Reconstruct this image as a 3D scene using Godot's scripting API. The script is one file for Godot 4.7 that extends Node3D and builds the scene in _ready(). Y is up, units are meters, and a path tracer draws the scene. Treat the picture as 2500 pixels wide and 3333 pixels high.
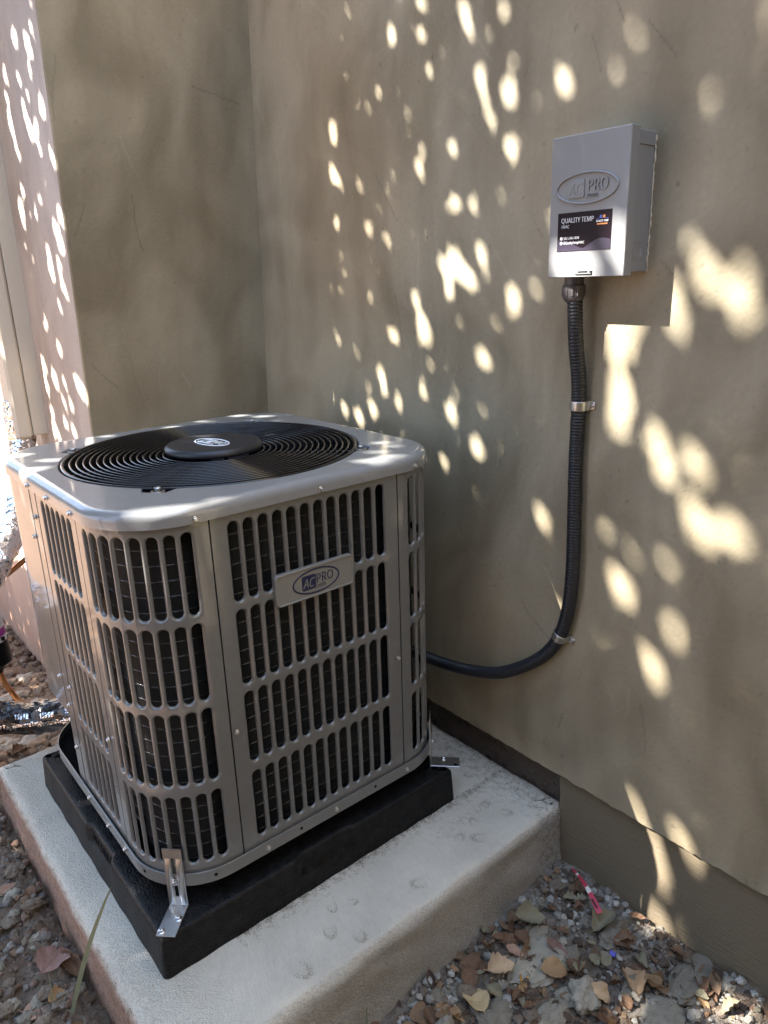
extends Node3D
# Corner of a plastered house with an outdoor condenser on a concrete slab, in the dappled shade of a tree.
# x points into the side wall, y up, z along the side wall towards the camera's right. Metres; the slab's top is y = 0.

const SUN := Vector3(1.0, -1.08, 0.58)          # the way the sunlight travels
const UX0 := -0.7129                            # the condenser's left, right, back and front faces
const UX1 := -0.1209
const UZ0 := -0.4357
const UZ1 := 0.1521
const RAD := 0.111                              # its corner radius
const LIDB := 0.6887
const LIDT := 0.713
const SKB := 0.1083
const PADH := 0.070
const WALL_LOW := 0.0735

var names := {}
var rng := RandomNumberGenerator.new()
var M := {}
var centre := Vector3((UX0 + UX1) / 2, 0, (UZ0 + UZ1) / 2)
var beams := []
var hash2 := {}
var ln := SUN.normalized()
var e1 := Vector3.ZERO
var e2 := Vector3.ZERO

# ---------------------------------------------------------------- mesh helper
class Msh:
	var v := PackedVector3Array()
	var uv := PackedVector2Array()
	var c := PackedColorArray()
	var i := PackedInt32Array()
	func vert(p: Vector3, t := Vector2.ZERO, col := Color.WHITE) -> int:
		v.append(p); uv.append(t); c.append(col)
		return v.size() - 1
	func tri(a: int, b: int, d: int) -> void:
		i.append(a); i.append(d); i.append(b)
	func quad(a: int, b: int, d: int, e: int) -> void:
		tri(a, b, d); tri(a, d, e)
	func face(a: Vector3, b: Vector3, d: Vector3, e: Vector3) -> void:
		quad(vert(a, Vector2(0, 0)), vert(b, Vector2(1, 0)), vert(d, Vector2(1, 1)), vert(e, Vector2(0, 1)))
	func face3(a: Vector3, b: Vector3, d: Vector3) -> void:
		tri(vert(a), vert(b), vert(d))
	# strips between rings of equal size (smooth)
	func rings(list: Array, closed := true) -> void:
		var base := []
		for k in list.size():
			base.append(v.size())
			var r: PackedVector3Array = list[k]
			for j in r.size():
				vert(r[j], Vector2(float(j) / r.size(), float(k) / maxf(1.0, list.size() - 1.0)))
		for k in list.size() - 1:
			var n: int = list[k].size()
			for j in (n if closed else n - 1):
				var j2 := (j + 1) % n
				quad(base[k] + j, base[k] + j2, base[k + 1] + j2, base[k + 1] + j)
	func cap(r: PackedVector3Array, flip := false) -> void:
		var m := Vector3.ZERO
		for p in r: m += p
		m /= r.size()
		var b := v.size()
		vert(m)
		for p in r: vert(p)
		for j in r.size():
			var j2 := (j + 1) % r.size()
			if flip: tri(b, b + 1 + j2, b + 1 + j)
			else: tri(b, b + 1 + j, b + 1 + j2)
	func box(at: Vector3, size: Vector3, bas := Basis.IDENTITY, bev := 0.0) -> void:
		var h := size / 2
		bev = minf(bev, minf(h.x, minf(h.y, h.z)) * 0.9)
		if bev <= 0.0:
			for ax in 3:
				for s in [-1.0, 1.0]:
					var n := Vector3.ZERO; n[ax] = h[ax] * s
					var p := Vector3.ZERO; p[(ax + 1) % 3] = h[(ax + 1) % 3]
					var q := Vector3.ZERO; q[(ax + 2) % 3] = h[(ax + 2) % 3] * s
					face(at + bas * (n - p - q), at + bas * (n + p - q), at + bas * (n + p + q), at + bas * (n - p + q))
			return
		# chamfered box: the corner points of the six faces
		for ax in 3:
			var u := (ax + 1) % 3
			var w := (ax + 2) % 3
			for s in [-1.0, 1.0]:
				var n := Vector3.ZERO; n[ax] = h[ax] * s
				var p := Vector3.ZERO; p[u] = h[u] - bev
				var q := Vector3.ZERO; q[w] = (h[w] - bev) * s
				face(at + bas * (n - p - q), at + bas * (n + p - q), at + bas * (n + p + q), at + bas * (n - p + q))
			for s in [-1.0, 1.0]:
				for t in [-1.0, 1.0]:
					var a := Vector3.ZERO; a[u] = h[u] * s; a[w] = (h[w] - bev) * t
					var b := Vector3.ZERO; b[u] = (h[u] - bev) * s; b[w] = h[w] * t
					var l := Vector3.ZERO; l[ax] = h[ax] - bev
					if s * t > 0: face(at + bas * (a - l), at + bas * (b - l), at + bas * (b + l), at + bas * (a + l))
					else: face(at + bas * (b - l), at + bas * (a - l), at + bas * (a + l), at + bas * (b + l))
		for sx in [-1.0, 1.0]:
			for sy in [-1.0, 1.0]:
				for sz in [-1.0, 1.0]:
					var a := Vector3(h.x * sx, (h.y - bev) * sy, (h.z - bev) * sz)
					var b := Vector3((h.x - bev) * sx, h.y * sy, (h.z - bev) * sz)
					var d := Vector3((h.x - bev) * sx, (h.y - bev) * sy, h.z * sz)
					if sx * sy * sz > 0: face3(at + bas * a, at + bas * b, at + bas * d)
					else: face3(at + bas * a, at + bas * d, at + bas * b)
	func tube(pts: PackedVector3Array, rad: Array, seg := 10, caps := true, closed := false) -> void:
		var list := []
		var n := pts.size()
		var ref := Vector3.ZERO
		for k in n:
			var t: Vector3
			if closed: t = (pts[(k + 1) % n] - pts[(k + n - 1) % n]).normalized()
			else: t = (pts[mini(k + 1, n - 1)] - pts[maxi(k - 1, 0)]).normalized()
			if ref == Vector3.ZERO:
				ref = Vector3.UP if absf(t.y) < 0.9 else Vector3.RIGHT
			var x := ref.cross(t).normalized()
			var y := t.cross(x).normalized()
			ref = y
			var r: float = rad[k] if rad.size() > 1 else rad[0]
			var ring := PackedVector3Array()
			for j in seg:
				var a := TAU * j / seg
				ring.append(pts[k] + (x * cos(a) + y * sin(a)) * r)
			list.append(ring)
		if closed: list.append(list[0])
		rings(list)
		if caps and not closed:
			cap(list[0], true); cap(list[n - 1])
	# profile of (radius, height) turned about the y axis of xf; every step crisp when crisp is true
	func lathe(profile: Array, seg: int, xf := Transform3D.IDENTITY, crisp := true) -> void:
		var list := []
		for q in profile:
			var ring := PackedVector3Array()
			for j in seg:
				var a := -TAU * j / seg
				ring.append(xf * Vector3(q.x * cos(a), q.y, q.x * sin(a)))
			list.append(ring)
		if crisp:
			for k in list.size() - 1: rings([list[k], list[k + 1]])
		else: rings(list)
	func mesh() -> ArrayMesh:
		var n := PackedVector3Array()
		n.resize(v.size())
		for k in range(0, i.size(), 3):
			var a := i[k]; var b := i[k + 2]; var d := i[k + 1]
			var f := (v[b] - v[a]).cross(v[d] - v[a])
			n[a] += f; n[b] += f; n[d] += f
		for k in n.size():
			n[k] = n[k].normalized() if n[k].length_squared() > 1e-30 else Vector3.UP
		var arr := []
		arr.resize(Mesh.ARRAY_MAX)
		arr[Mesh.ARRAY_VERTEX] = v; arr[Mesh.ARRAY_NORMAL] = n; arr[Mesh.ARRAY_TEX_UV] = uv
		arr[Mesh.ARRAY_COLOR] = c; arr[Mesh.ARRAY_INDEX] = i
		var m := ArrayMesh.new()
		m.add_surface_from_arrays(Mesh.PRIMITIVE_TRIANGLES, arr)
		return m

# ---------------------------------------------------------------- scene helpers
func numbered(s: String) -> String:
	if not names.has(s):
		names[s] = 0
		return s
	names[s] += 1
	return "%s_%03d" % [s, names[s]]

func tag(o: Node3D, label: String, category := "", group := "", kind := "") -> Node3D:
	if label: o.set_meta("label", label)
	if category: o.set_meta("category", category)
	if group: o.set_meta("group", group)
	if kind: o.set_meta("kind", kind)
	return o

func thing(called: String, label: String, category: String, at := Vector3.ZERO, group := "") -> Node3D:
	var o := Node3D.new()
	o.name = numbered(called)
	add_child(o, true)
	o.position = at
	return tag(o, label, category, group)

# a mesh under its thing; its points are given in world coordinates, "at" is the thing's place
func part(called: String, m, mat: Material, parent: Node3D, at := Vector3.ZERO) -> MeshInstance3D:
	var o := MeshInstance3D.new()
	o.name = called
	o.mesh = m.mesh() if m is Msh else m
	o.material_override = mat
	parent.add_child(o, true)
	o.position = at
	return o

func solo(called: String, m, mat: Material, label: String, category: String, group := "") -> MeshInstance3D:
	var o := MeshInstance3D.new()
	o.name = numbered(called)
	o.mesh = m.mesh() if m is Msh else m
	o.material_override = mat
	add_child(o, true)
	tag(o, label, category, group)
	return o

func lin(r: float, g: float, b: float) -> Color:
	return Color(r, g, b).linear_to_srgb()

func mat(col: Color, rough := 0.6, metal := 0.0) -> StandardMaterial3D:
	var m := StandardMaterial3D.new()
	m.albedo_color = col
	m.roughness = rough
	m.metallic = metal
	return m

func noise(freq: float, sd: int, oct := 4, type := FastNoiseLite.TYPE_SIMPLEX_SMOOTH) -> FastNoiseLite:
	var n := FastNoiseLite.new()
	n.seed = sd
	n.frequency = freq
	n.noise_type = type
	n.fractal_octaves = oct
	return n

func bumps(freq: float, sd: int, strength: float, oct := 4, size := 512) -> NoiseTexture2D:
	var t := NoiseTexture2D.new()
	t.width = size; t.height = size
	t.seamless = true
	t.as_normal_map = true
	t.bump_strength = strength
	t.noise = noise(freq, sd, oct)
	return t

func rough_up(m: StandardMaterial3D, t: Texture2D, per_metre: float, strength: float, world := true) -> void:
	m.normal_enabled = true
	m.normal_texture = t
	m.normal_scale = strength
	m.uv1_triplanar = true
	m.uv1_world_triplanar = world
	m.uv1_scale = Vector3.ONE * per_metre

func text_mesh(s: String, cap_height: float, font: Font, m: Material, parent: Node3D, bas: Basis, at: Vector3, called := "lettering", depth := 0.0006, squeeze := 1.0) -> MeshInstance3D:
	var t := TextMesh.new()
	t.text = s
	t.font = font
	t.font_size = 32
	t.pixel_size = cap_height / (32.0 * 0.714)
	t.depth = depth
	t.curve_step = 1.0
	var o := part(called, t, m, parent)
	o.transform = Transform3D(bas * Basis.from_scale(Vector3(squeeze, 1, 1)), at)
	return o

# ---------------------------------------------------------------- the condenser's rounded square outline
const ARC := RAD * PI / 2
const FLAT := UX1 - UX0 - 2 * RAD
const LOOP := 4 * (ARC + FLAT)
const FLATZ := FLAT

func around(s: float, off: float, y: float) -> Vector3:
	# s runs from the start of the near corner's curve, along the front face, and so on round
	s = fposmod(s, LOOP)
	var side := int(s / (ARC + FLAT))
	var u := s - side * (ARC + FLAT)
	var p: Vector2
	var hw := (UX1 - UX0) / 2
	if u < ARC:
		var a := u / RAD
		p = Vector2(-hw + RAD, hw - RAD) + Vector2(-cos(a), sin(a)) * (RAD + off)
	else:
		p = Vector2(-hw + RAD + (u - ARC), hw + off)
	for k in side: p = Vector2(p.y, -p.x)
	return Vector3(centre.x + p.x, y, centre.z + p.y)

func loop_points(n: int) -> PackedFloat32Array:
	# stations round the outline, closer together on the curves
	var out := PackedFloat32Array()
	for side in 4:
		for k in 14: out.append(side * (ARC + FLAT) + ARC * k / 14.0)
		for k in n: out.append(side * (ARC + FLAT) + ARC + FLAT * k / float(n))
	return out

func loop_ring(st: PackedFloat32Array, off: float, y: float) -> PackedVector3Array:
	var r := PackedVector3Array()
	for s in st: r.append(around(s, off, y))
	return r

# louvred sheet between two stations of the outline
func louvre(s0: float, s1: float, margin: float, n: int, mesh_to: Msh) -> void:
	var lo := 0.116
	var hi := 0.700
	var rows := [0.2045, 0.3445, 0.4797, 0.6150]
	var half_h := 0.0607
	var hw := 0.0079
	var ys := [0.1335, 0.2745, 0.4121, 0.54735, 0.6827]
	var pitch := (s1 - s0 - 2 * margin) / n
	var put := func(sa: float, sb: float, ya: float, yb: float) -> void:
		var cnt := maxi(1, int(ceilf((sb - sa) / 0.0135)))
		for k in cnt:
			var a := lerpf(sa, sb, k / float(cnt))
			var b := lerpf(sa, sb, (k + 1) / float(cnt))
			mesh_to.face(around(a, 0, ya), around(b, 0, ya), around(b, 0, yb), around(a, 0, yb))
	put.call(s0, s1, lo, ys[0])
	put.call(s0, s1, ys[4], hi)
	put.call(s0, s0 + margin, ys[0], ys[4])
	put.call(s1 - margin, s1, ys[0], ys[4])
	# the turned-in side edges that make the seams
	for e in [s0, s1]:
		var e2s: float = e + (0.0008 if e == s0 else -0.0008)
		mesh_to.face(around(e, 0, lo), around(e2s, -0.010, lo), around(e2s, -0.010, hi), around(e, 0, hi))
	var offs := [Vector2(0.0036, 0.0), Vector2(0.0024, -0.0003), Vector2(0.0013, -0.0012), Vector2(0.0004, -0.0028), Vector2(0.0, -0.0042)]
	for col in n:
		var c0 := s0 + margin + pitch * col
		var mid := c0 + pitch / 2
		for rw in 4:
			var yc: float = rows[rw]
			# the cell's own outline, then the rings of the slot
			var outer := PackedVector2Array()
			var q := 10
			var top: float = ys[rw + 1]
			var bot: float = ys[rw]
			for half in 2:
				var sg := 1.0 if half == 0 else -1.0
				var yl: float = top if half == 0 else bot
				var yk := yc + sg * (half_h - hw)
				var w := pitch / 2 * sg
				outer.append_array([Vector2(w, yk), Vector2(w, lerpf(yk, yl, 0.5)), Vector2(w, yl), Vector2(w * 0.66, yl), Vector2(w * 0.33, yl), Vector2(0, yl), Vector2(-w * 0.33, yl), Vector2(-w * 0.66, yl), Vector2(-w, yl), Vector2(-w, lerpf(yk, yl, 0.5)), Vector2(-w, yk)])
			var total := outer.size()
			for o in outer: mesh_to.vert(around(mid + o.x, 0, o.y))
			for k in offs.size():
				if k == 0:
					for j in total:
						mesh_to.vert(slot_point(j, mid, yc, half_h, hw, offs[0]))
				if k > 0:
					for j in total: mesh_to.vert(slot_point(j, mid, yc, half_h, hw, offs[k]))
			var first := mesh_to.v.size() - total * (offs.size() + 1)
			for k in offs.size():
				for j in total:
					var j2 := (j + 1) % total
					mesh_to.quad(first + k * total + j, first + k * total + j2, first + (k + 1) * total + j2, first + (k + 1) * total + j)

func slot_point(j: int, mid: float, yc: float, half_h: float, hw: float, o: Vector2) -> Vector3:
	var half := 0 if j < 11 else 1
	var a := PI * (j % 11) / 10.0 + PI * half
	var yk := yc + (half_h - hw) * (1.0 if half == 0 else -1.0)
	return around(mid + cos(a) * (hw + o.x), o.y, yk + sin(a) * (hw + o.x))

func plain_sheet(s0: float, s1: float, lo: float, hi: float, m: Msh, off := 0.0) -> void:
	var cnt := maxi(2, int((s1 - s0) / 0.01))
	var a := PackedVector3Array()
	var b := PackedVector3Array()
	var a0 := PackedVector3Array()
	var b0 := PackedVector3Array()
	for k in cnt + 1:
		var s := lerpf(s0, s1, k / float(cnt))
		a.append(around(s, off, lo)); b.append(around(s, off, hi))
		a0.append(around(s, off - 0.008, lo)); b0.append(around(s, off - 0.008, hi))
	m.rings([a, b], false)
	m.rings([a0, a], false)
	for s in [s0, s1]:
		m.face(around(s, off, lo), around(s, off - 0.008, lo), around(s, off - 0.008, hi), around(s, off, hi))

# hex washer-head screw whose axis is n, its washer lying at p
func screw(p: Vector3, n: Vector3, parent: Node3D, size := 1.0) -> void:
	var m := Msh.new()
	var y := n.normalized()
	var x := (Vector3.UP if absf(y.y) < 0.9 else Vector3.RIGHT).cross(y).normalized()
	var xf := Transform3D(Basis(x, y, x.cross(y)), p)
	m.lathe([Vector2(0.0048, 0) * size, Vector2(0.0048, 0.0007) * size, Vector2(0.0036, 0.0013) * size], 14, xf)
	var twist := Transform3D(Basis(y, rng.randf() * TAU), Vector3.ZERO)
	var xf2 := Transform3D(twist.basis * xf.basis, p)
	m.lathe([Vector2(0.0034, 0.0011) * size, Vector2(0.0034, 0.0036) * size, Vector2(0.0026, 0.0043) * size, Vector2(0.0013, 0.0043) * size, Vector2(0.0010, 0.0036) * size, Vector2(0.0001, 0.0036) * size], 6, xf2)
	part("screw", m, M.zinc, parent)

func oval_ring(m: Msh, bas: Basis, at: Vector3, a: float, b: float, w: float, h: float) -> void:
	var list := []
	for q in [Vector2(-w / 2, 0), Vector2(-w / 3, h), Vector2(w / 3, h), Vector2(w / 2, 0)]:
		var ring := PackedVector3Array()
		for k in 56:
			var t := TAU * k / 56.0
			ring.append(at + bas * Vector3(cos(t) * (a + q.x), sin(t) * (b + q.x), q.y))
		list.append(ring)
	m.rings(list)

func rounded_plate(m: Msh, bas: Basis, at: Vector3, w: float, h: float, r: float, d: float, slant := 0.0) -> void:
	var ring := PackedVector3Array()
	var low := PackedVector3Array()
	var inner := PackedVector3Array()
	for k in 24:
		var a := TAU * (k + 0.5) / 24.0
		var cx := (w / 2 - r) * signf(cos(a))
		var cy := (h / 2 - r) * signf(sin(a))
		var bev := minf(d * 0.35, 0.0012)
		var px := cx + cos(a) * r
		var py := cy + sin(a) * r
		low.append(at + bas * Vector3(px + py * slant, py, 0))
		ring.append(at + bas * Vector3(px + py * slant, py, d - bev))
		px = cx + cos(a) * (r - bev); py = cy + sin(a) * (r - bev)
		inner.append(at + bas * Vector3(px + py * slant, py, d))
	m.rings([low, ring]); m.rings([ring, inner]); m.cap(inner)

# the oval emblem: ring, square and letters. w is the oval's length
func emblem(parent: Node3D, bas: Basis, at: Vector3, w: float, h: float, ring_m: Material, sq_m: Material, ac_m: Material, pro_m: Material, d: float) -> void:
	var m := Msh.new()
	oval_ring(m, bas, at, w / 2, h / 2, w * 0.035, d)
	part("oval_ring", m, ring_m, parent)
	var sq := Msh.new()
	var size := h * 0.62
	rounded_plate(sq, bas, at + bas * Vector3(-w * 0.165, 0, 0), size * 1.08, size, size * 0.13, d * 0.8)
	part("square_mark", sq, sq_m, parent)
	var it := Basis(Vector3(1, 0, 0), Vector3(0.2, 1, 0), Vector3(0, 0, 1))
	text_mesh("AC", h * 0.36, M.font, ac_m, parent, bas * it, at + bas * Vector3(-w * 0.165, -h * 0.035, d * 0.85), "lettering", d * 0.5, 0.86)
	text_mesh("PRO", h * 0.36, M.font, pro_m, parent, bas, at + bas * Vector3(w * 0.185, h * 0.06, d * 0.3), "lettering", d, 0.92)
	text_mesh(".com", h * 0.17, M.font, pro_m, parent, bas, at + bas * Vector3(w * 0.09, -h * 0.245, d * 0.3), "lettering", d)

# ---------------------------------------------------------------- the place
func _ready() -> void:
	rng.seed = 7
	var cam := Camera3D.new()
	cam.name = "camera"
	cam.fov = 69.40
	cam.near = 0.05
	cam.far = 400.0
	cam.transform = Transform3D(Basis(Vector3(0.76872, -0.0303, 0.63887), Vector3(0.21542, 0.95278, -0.21401), Vector3(-0.60222, 0.30214, 0.73895)).orthonormalized(), Vector3(-1.00235, 0.99507, 1.0503))
	add_child(cam)
	cam.current = true
	var we := WorldEnvironment.new()
	we.name = "surroundings"
	var env := Environment.new()
	env.background_mode = Environment.BG_SKY
	env.sky = Sky.new()
	var sk := ProceduralSkyMaterial.new()
	sk.sky_top_color = lin(0.42, 0.59, 0.92)
	sk.sky_horizon_color = lin(0.74, 0.80, 0.88)
	sk.sky_curve = 0.10
	sk.sky_energy_multiplier = 0.66
	sk.ground_bottom_color = lin(0.14, 0.11, 0.08)
	sk.ground_horizon_color = lin(0.40, 0.36, 0.30)
	sk.sun_angle_max = 4.0
	env.sky.sky_material = sk
	env.tonemap_mode = Environment.TONE_MAPPER_LINEAR
	env.tonemap_exposure = 9.9
	env.sdfgi_enabled = true
	env.ssao_enabled = true
	env.ssil_enabled = true
	we.environment = env
	add_child(we)
	var sun := DirectionalLight3D.new()
	sun.name = "sun"
	sun.light_energy = 1.6
	sun.light_color = Color(1.0, 0.98, 0.95)
	sun.light_angular_distance = 0.53
	sun.shadow_enabled = true
	add_child(sun)
	sun.look_at_from_position(Vector3.ZERO, SUN, Vector3.UP)
	make_materials()
	make_ground()
	make_building()
	make_sky_blocker()
	make_slab()
	make_tree()
	make_pad()
	make_unit()
	make_brackets()
	make_box()
	make_conduit()
	make_duct()
	make_lines()
	make_litter()

func make_materials() -> void:
	var f := SystemFont.new()
	f.font_names = PackedStringArray(["Droid Sans"])
	M.font = f
	var fb := SystemFont.new()
	fb.font_names = PackedStringArray(["Droid Sans"])
	fb.font_weight = 700
	M.bold = fb
	var fine := bumps(0.09, 3, 6.0, 3)
	var mid := bumps(0.02, 5, 10.0, 5)
	var peel := bumps(0.035, 9, 3.0, 2)
	var trowel := bumps(0.008, 21, 14.0, 5)
	M.fine = fine
	M.paint = mat(lin(0.138, 0.138, 0.135), 0.34)
	rough_up(M.paint, peel, 5.0, 0.10)
	M.paint.clearcoat_enabled = true
	M.paint.clearcoat = 0.7
	M.paint.clearcoat_roughness = 0.06
	M.paint.albedo_texture = mottle(0.012, 15, 0.95, 1.0)
	M.lid = M.paint.duplicate()
	M.lid.albedo_color = lin(0.215, 0.218, 0.222)  # same paint as the casing, lightened to paint in overhead sky light
	M.box = mat(lin(0.235, 0.236, 0.235), 0.28)
	rough_up(M.box, peel, 5.0, 0.10)
	M.zinc = mat(lin(0.62, 0.62, 0.62), 0.28, 1.0)
	M.galv = mat(lin(0.55, 0.55, 0.54), 0.36, 1.0)
	rough_up(M.galv, mid, 6.0, 0.15)
	M.black = mat(lin(0.006, 0.006, 0.007), 0.34)
	M.black.metallic_specular = 0.35
	M.wire = mat(lin(0.005, 0.005, 0.006), 0.20)
	M.blade = mat(lin(0.02, 0.02, 0.022), 0.5)
	M.dark = mat(lin(0.006, 0.006, 0.006), 0.9)
	M.dark.metallic_specular = 0.1
	M.plastic = mat(lin(0.017, 0.0165, 0.017), 0.46)
	M.plastic.albedo_texture = mottle(0.010, 19, 0.45, 1.0)
	M.plastic.metallic_specular = 0.30
	rough_up(M.plastic, bumps(0.05, 31, 8.0, 3), 7.0, 0.55)
	M.rubber = mat(lin(0.012, 0.013, 0.016), 0.45)
	M.hub = mat(lin(0.075, 0.068, 0.072), 0.42)
	M.navy = mat(lin(0.008, 0.011, 0.048), 0.4)
	M.badge = mat(lin(0.19, 0.185, 0.168), 0.36)
	M.white = mat(lin(0.78, 0.78, 0.80), 0.45)
	M.sticker = mat(lin(0.011, 0.005, 0.008), 0.3)
	M.sticker.metallic_specular = 0.3
	M.cap = mat(lin(0.014, 0.015, 0.018), 0.42)
	M.sticker_low = mat(lin(0.035, 0.027, 0.046), 0.3)
	M.orange = mat(lin(0.55, 0.20, 0.06), 0.4)
	M.blue = mat(lin(0.05, 0.10, 0.36), 0.4)
	# fins of the coil: narrow upright stripes
	var im := Image.create(64, 4, false, Image.FORMAT_RGB8)
	for x in 64:
		var k := x % 4
		var g := 0.060 if k == 0 else 0.012 if k == 1 else 0.004
		for y in 4: im.set_pixel(x, y, lin(g, g * 1.03, g * 1.06))
	M.fins = mat(Color.WHITE, 0.45)
	M.fins.metallic_specular = 0.2
	M.fins.albedo_texture = ImageTexture.create_from_image(im)
	M.fins.uv1_scale = Vector3(17, 1, 1)
	M.tube = mat(lin(0.06, 0.06, 0.062), 0.22, 0.6)
	M.copper = mat(lin(0.72, 0.36, 0.16), 0.3, 1.0)
	M.tape = mat(lin(0.018, 0.014, 0.013), 0.20, 0.2)
	rough_up(M.tape, bumps(0.012, 41, 18.0, 4), 5.0, 0.8)
	M.foil = mat(lin(0.72, 0.72, 0.74), 0.22, 1.0)
	rough_up(M.foil, bumps(0.016, 43, 20.0, 3), 5.0, 0.9)
	M.duct = mat(lin(0.58, 0.52, 0.41), 0.5)
	M.red = mat(lin(0.42, 0.03, 0.06), 0.5)
	M.pale = mat(lin(0.62, 0.57, 0.50), 0.6)
	M.ink = mat(lin(0.03, 0.01, 0.015), 0.6)
	M.grass = mat(lin(0.20, 0.23, 0.16), 0.55)
	M.grass.backlight_enabled = true
	M.grass.backlight = Color(0.25, 0.3, 0.15)
	M.bark = mat(lin(0.10, 0.075, 0.055), 0.9)
	rough_up(M.bark, mid, 2.0, 1.0)
	M.leaf = mat(lin(0.055, 0.085, 0.030), 0.6)
	# plaster: soft clouds, trowel drags, small pits
	M.wall = plaster(Color(0.350, 0.296, 0.200), Color(0.205, 0.167, 0.104), 101, fine)
	M.parge = mat(lin(0.175, 0.138, 0.088), 0.95)
	var ribs := FastNoiseLite.new()
	M.parge.normal_enabled = true
	M.parge.normal_texture = drag_texture()
	M.parge.normal_scale = 0.22
	M.base = mat(lin(0.10, 0.075, 0.058), 0.95)
	rough_up(M.base, mid, 3.0, 1.0)
	M.soil = mat(Color.WHITE, 0.97)
	M.soil.vertex_color_use_as_albedo = true
	rough_up(M.soil, bumps(0.03, 61, 16.0, 5), 4.0, 1.0)
	M.stone = mat(Color.WHITE, 0.95)
	M.stone.vertex_color_use_as_albedo = true
	rough_up(M.stone, bumps(0.05, 63, 14.0, 4), 9.0, 0.8)
	M.slab = mat(Color.WHITE, 0.92)
	M.slab.vertex_color_use_as_albedo = true
	M.slab.normal_enabled = true
	M.slab.normal_texture = bumps(0.07, 71, 9.0, 4)
	M.slab.normal_scale = 0.75
	M.slab.uv1_scale = Vector3(3, 3, 3)
	M.slab.uv1_triplanar = true
	M.slab.uv1_world_triplanar = true

# faint cloudy variation, as dust and weather leave it
func mottle(freq: float, sd: int, lo: float, hi: float) -> NoiseTexture2D:
	var t := NoiseTexture2D.new()
	t.width = 512; t.height = 512
	t.seamless = true
	t.noise = noise(freq, sd, 5)
	var g := Gradient.new()
	g.set_color(0, Color(lo, lo, lo * 0.98).clamp())
	g.set_color(1, Color(1, 1, 1))
	t.color_ramp = g
	return t

func drag_texture() -> ImageTexture:
	# fine drag lines along u, as a brush leaves them in a cement coat
	var n := noise(1.0, 51, 3)
	var im := Image.create(512, 512, false, Image.FORMAT_RGB8)
	for y in 512:
		for x in 512:
			var h := n.get_noise_2d(x * 0.012 + 0.004 * y, y * 0.16) * 0.6 + n.get_noise_2d(x * 0.12 + 90, y * 0.12) * 0.35
			im.set_pixel(x, y, Color.from_hsv(0, 0, clampf(0.5 + h * 0.5, 0, 1)))
	im.bump_map_to_normal_map(7.0)
	return ImageTexture.create_from_image(im)

func plaster(a: Color, b: Color, sd: int, fine: Texture2D) -> StandardMaterial3D:
	var n := noise(1.0, sd, 5)
	var w := noise(1.0, sd + 1, 3)
	var size := 1024
	var im := Image.create(size, size, false, Image.FORMAT_RGB8)
	var hm := Image.create(size, size, false, Image.FORMAT_RGB8)
	for y in size:
		for x in size:
			var u := x / 340.0
			var v := y / 340.0
			var bend := w.get_noise_2d(u * 1.3, v * 1.3)
			var cloud := n.get_noise_2d(u * 1.6 + bend, v * 1.1)
			var drag := n.get_noise_2d(u * 11.0 + bend * 0.5 + 40, v * 1.5 + bend * 0.3)
			var arcs := n.get_noise_2d((u + v * 0.30) * 6.0 + 70 + bend * 0.8, (v - u * 0.25) * 2.2)
			var grain := w.get_noise_2d(x * 0.35, y * 0.35)
			var t := clampf(0.52 + cloud * 0.80 + drag * 0.34 + arcs * 0.52, 0, 1)
			var col := b.lerp(a, t)
			var k := 1.0 + grain * 0.11
			var pit := w.get_noise_2d(x * 0.21 + 300, y * 0.17 + 90)
			if pit > 0.62: k *= 1.0 - clampf((pit - 0.62) * 3.0, 0, 0.35)
			var hue := n.get_noise_2d(u * 0.9 + 200, v * 0.9) * 0.10
			col = Color(col.r * (1.0 + hue), col.g, col.b * (1.0 - hue))
			im.set_pixel(x, y, lin(col.r * k, col.g * k, col.b * k))
			var h := clampf(0.5 + 0.10 * drag + 0.10 * arcs + 0.07 * grain - clampf((pit - 0.6) * 1.5, 0, 0.4), 0, 1)
			hm.set_pixel(x, y, Color(h, h, h))
	# short scratches and trowel nicks
	var r := RandomNumberGenerator.new()
	r.seed = sd
	for k in 260:
		var p := Vector2(r.randf() * size, r.randf() * size)
		var way := r.randfn(1.35, 0.5)
		var l := r.randf_range(4, 46)
		var f := r.randf_range(0.86, 0.96) if k % 2 else r.randf_range(1.03, 1.09)
		for j in int(l):
			p += Vector2(cos(way), sin(way))
			way += r.randfn(0.0, 0.03)
			var px := Vector2i(posmod(int(p.x), size), posmod(int(p.y), size))
			var o := im.get_pixelv(px)
			im.set_pixelv(px, Color(o.r * f, o.g * f, o.b * f))
	hm.bump_map_to_normal_map(5.0)
	var m := mat(Color.WHITE, 0.62)
	m.albedo_texture = ImageTexture.create_from_image(im)
	m.normal_enabled = true
	m.normal_texture = ImageTexture.create_from_image(hm)
	m.normal_scale = 0.32
	return m

# ---------------------------------------------------------------- ground
var g1: FastNoiseLite
var g2: FastNoiseLite

func ground_y(x: float, z: float) -> float:
	var y := -0.138
	y -= 0.16 * smoothstep(-0.70, -1.70, z)
	if x > -0.7: y += 0.016 * smoothstep(-0.16, 0.0, x) * smoothstep(0.2, 0.34, z)
	if x < -0.78: y += 0.020
	var near := 1.0 - smoothstep(1.5, 3.0, absf(z + 0.2))
	y += g1.get_noise_2d(x, z) * 0.016 + (g2.get_noise_2d(x, z) * 0.011) * near
	# rubble heaped against the slab's long side
	var d := absf(x + 0.835)
	if z < 0.45 and z > -0.6: y += 0.045 * maxf(0.0, 1.0 - d / 0.05) * (0.65 + 0.9 * g2.get_noise_2d(x * 0.8 + 7, z * 0.6))
	return y

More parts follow.
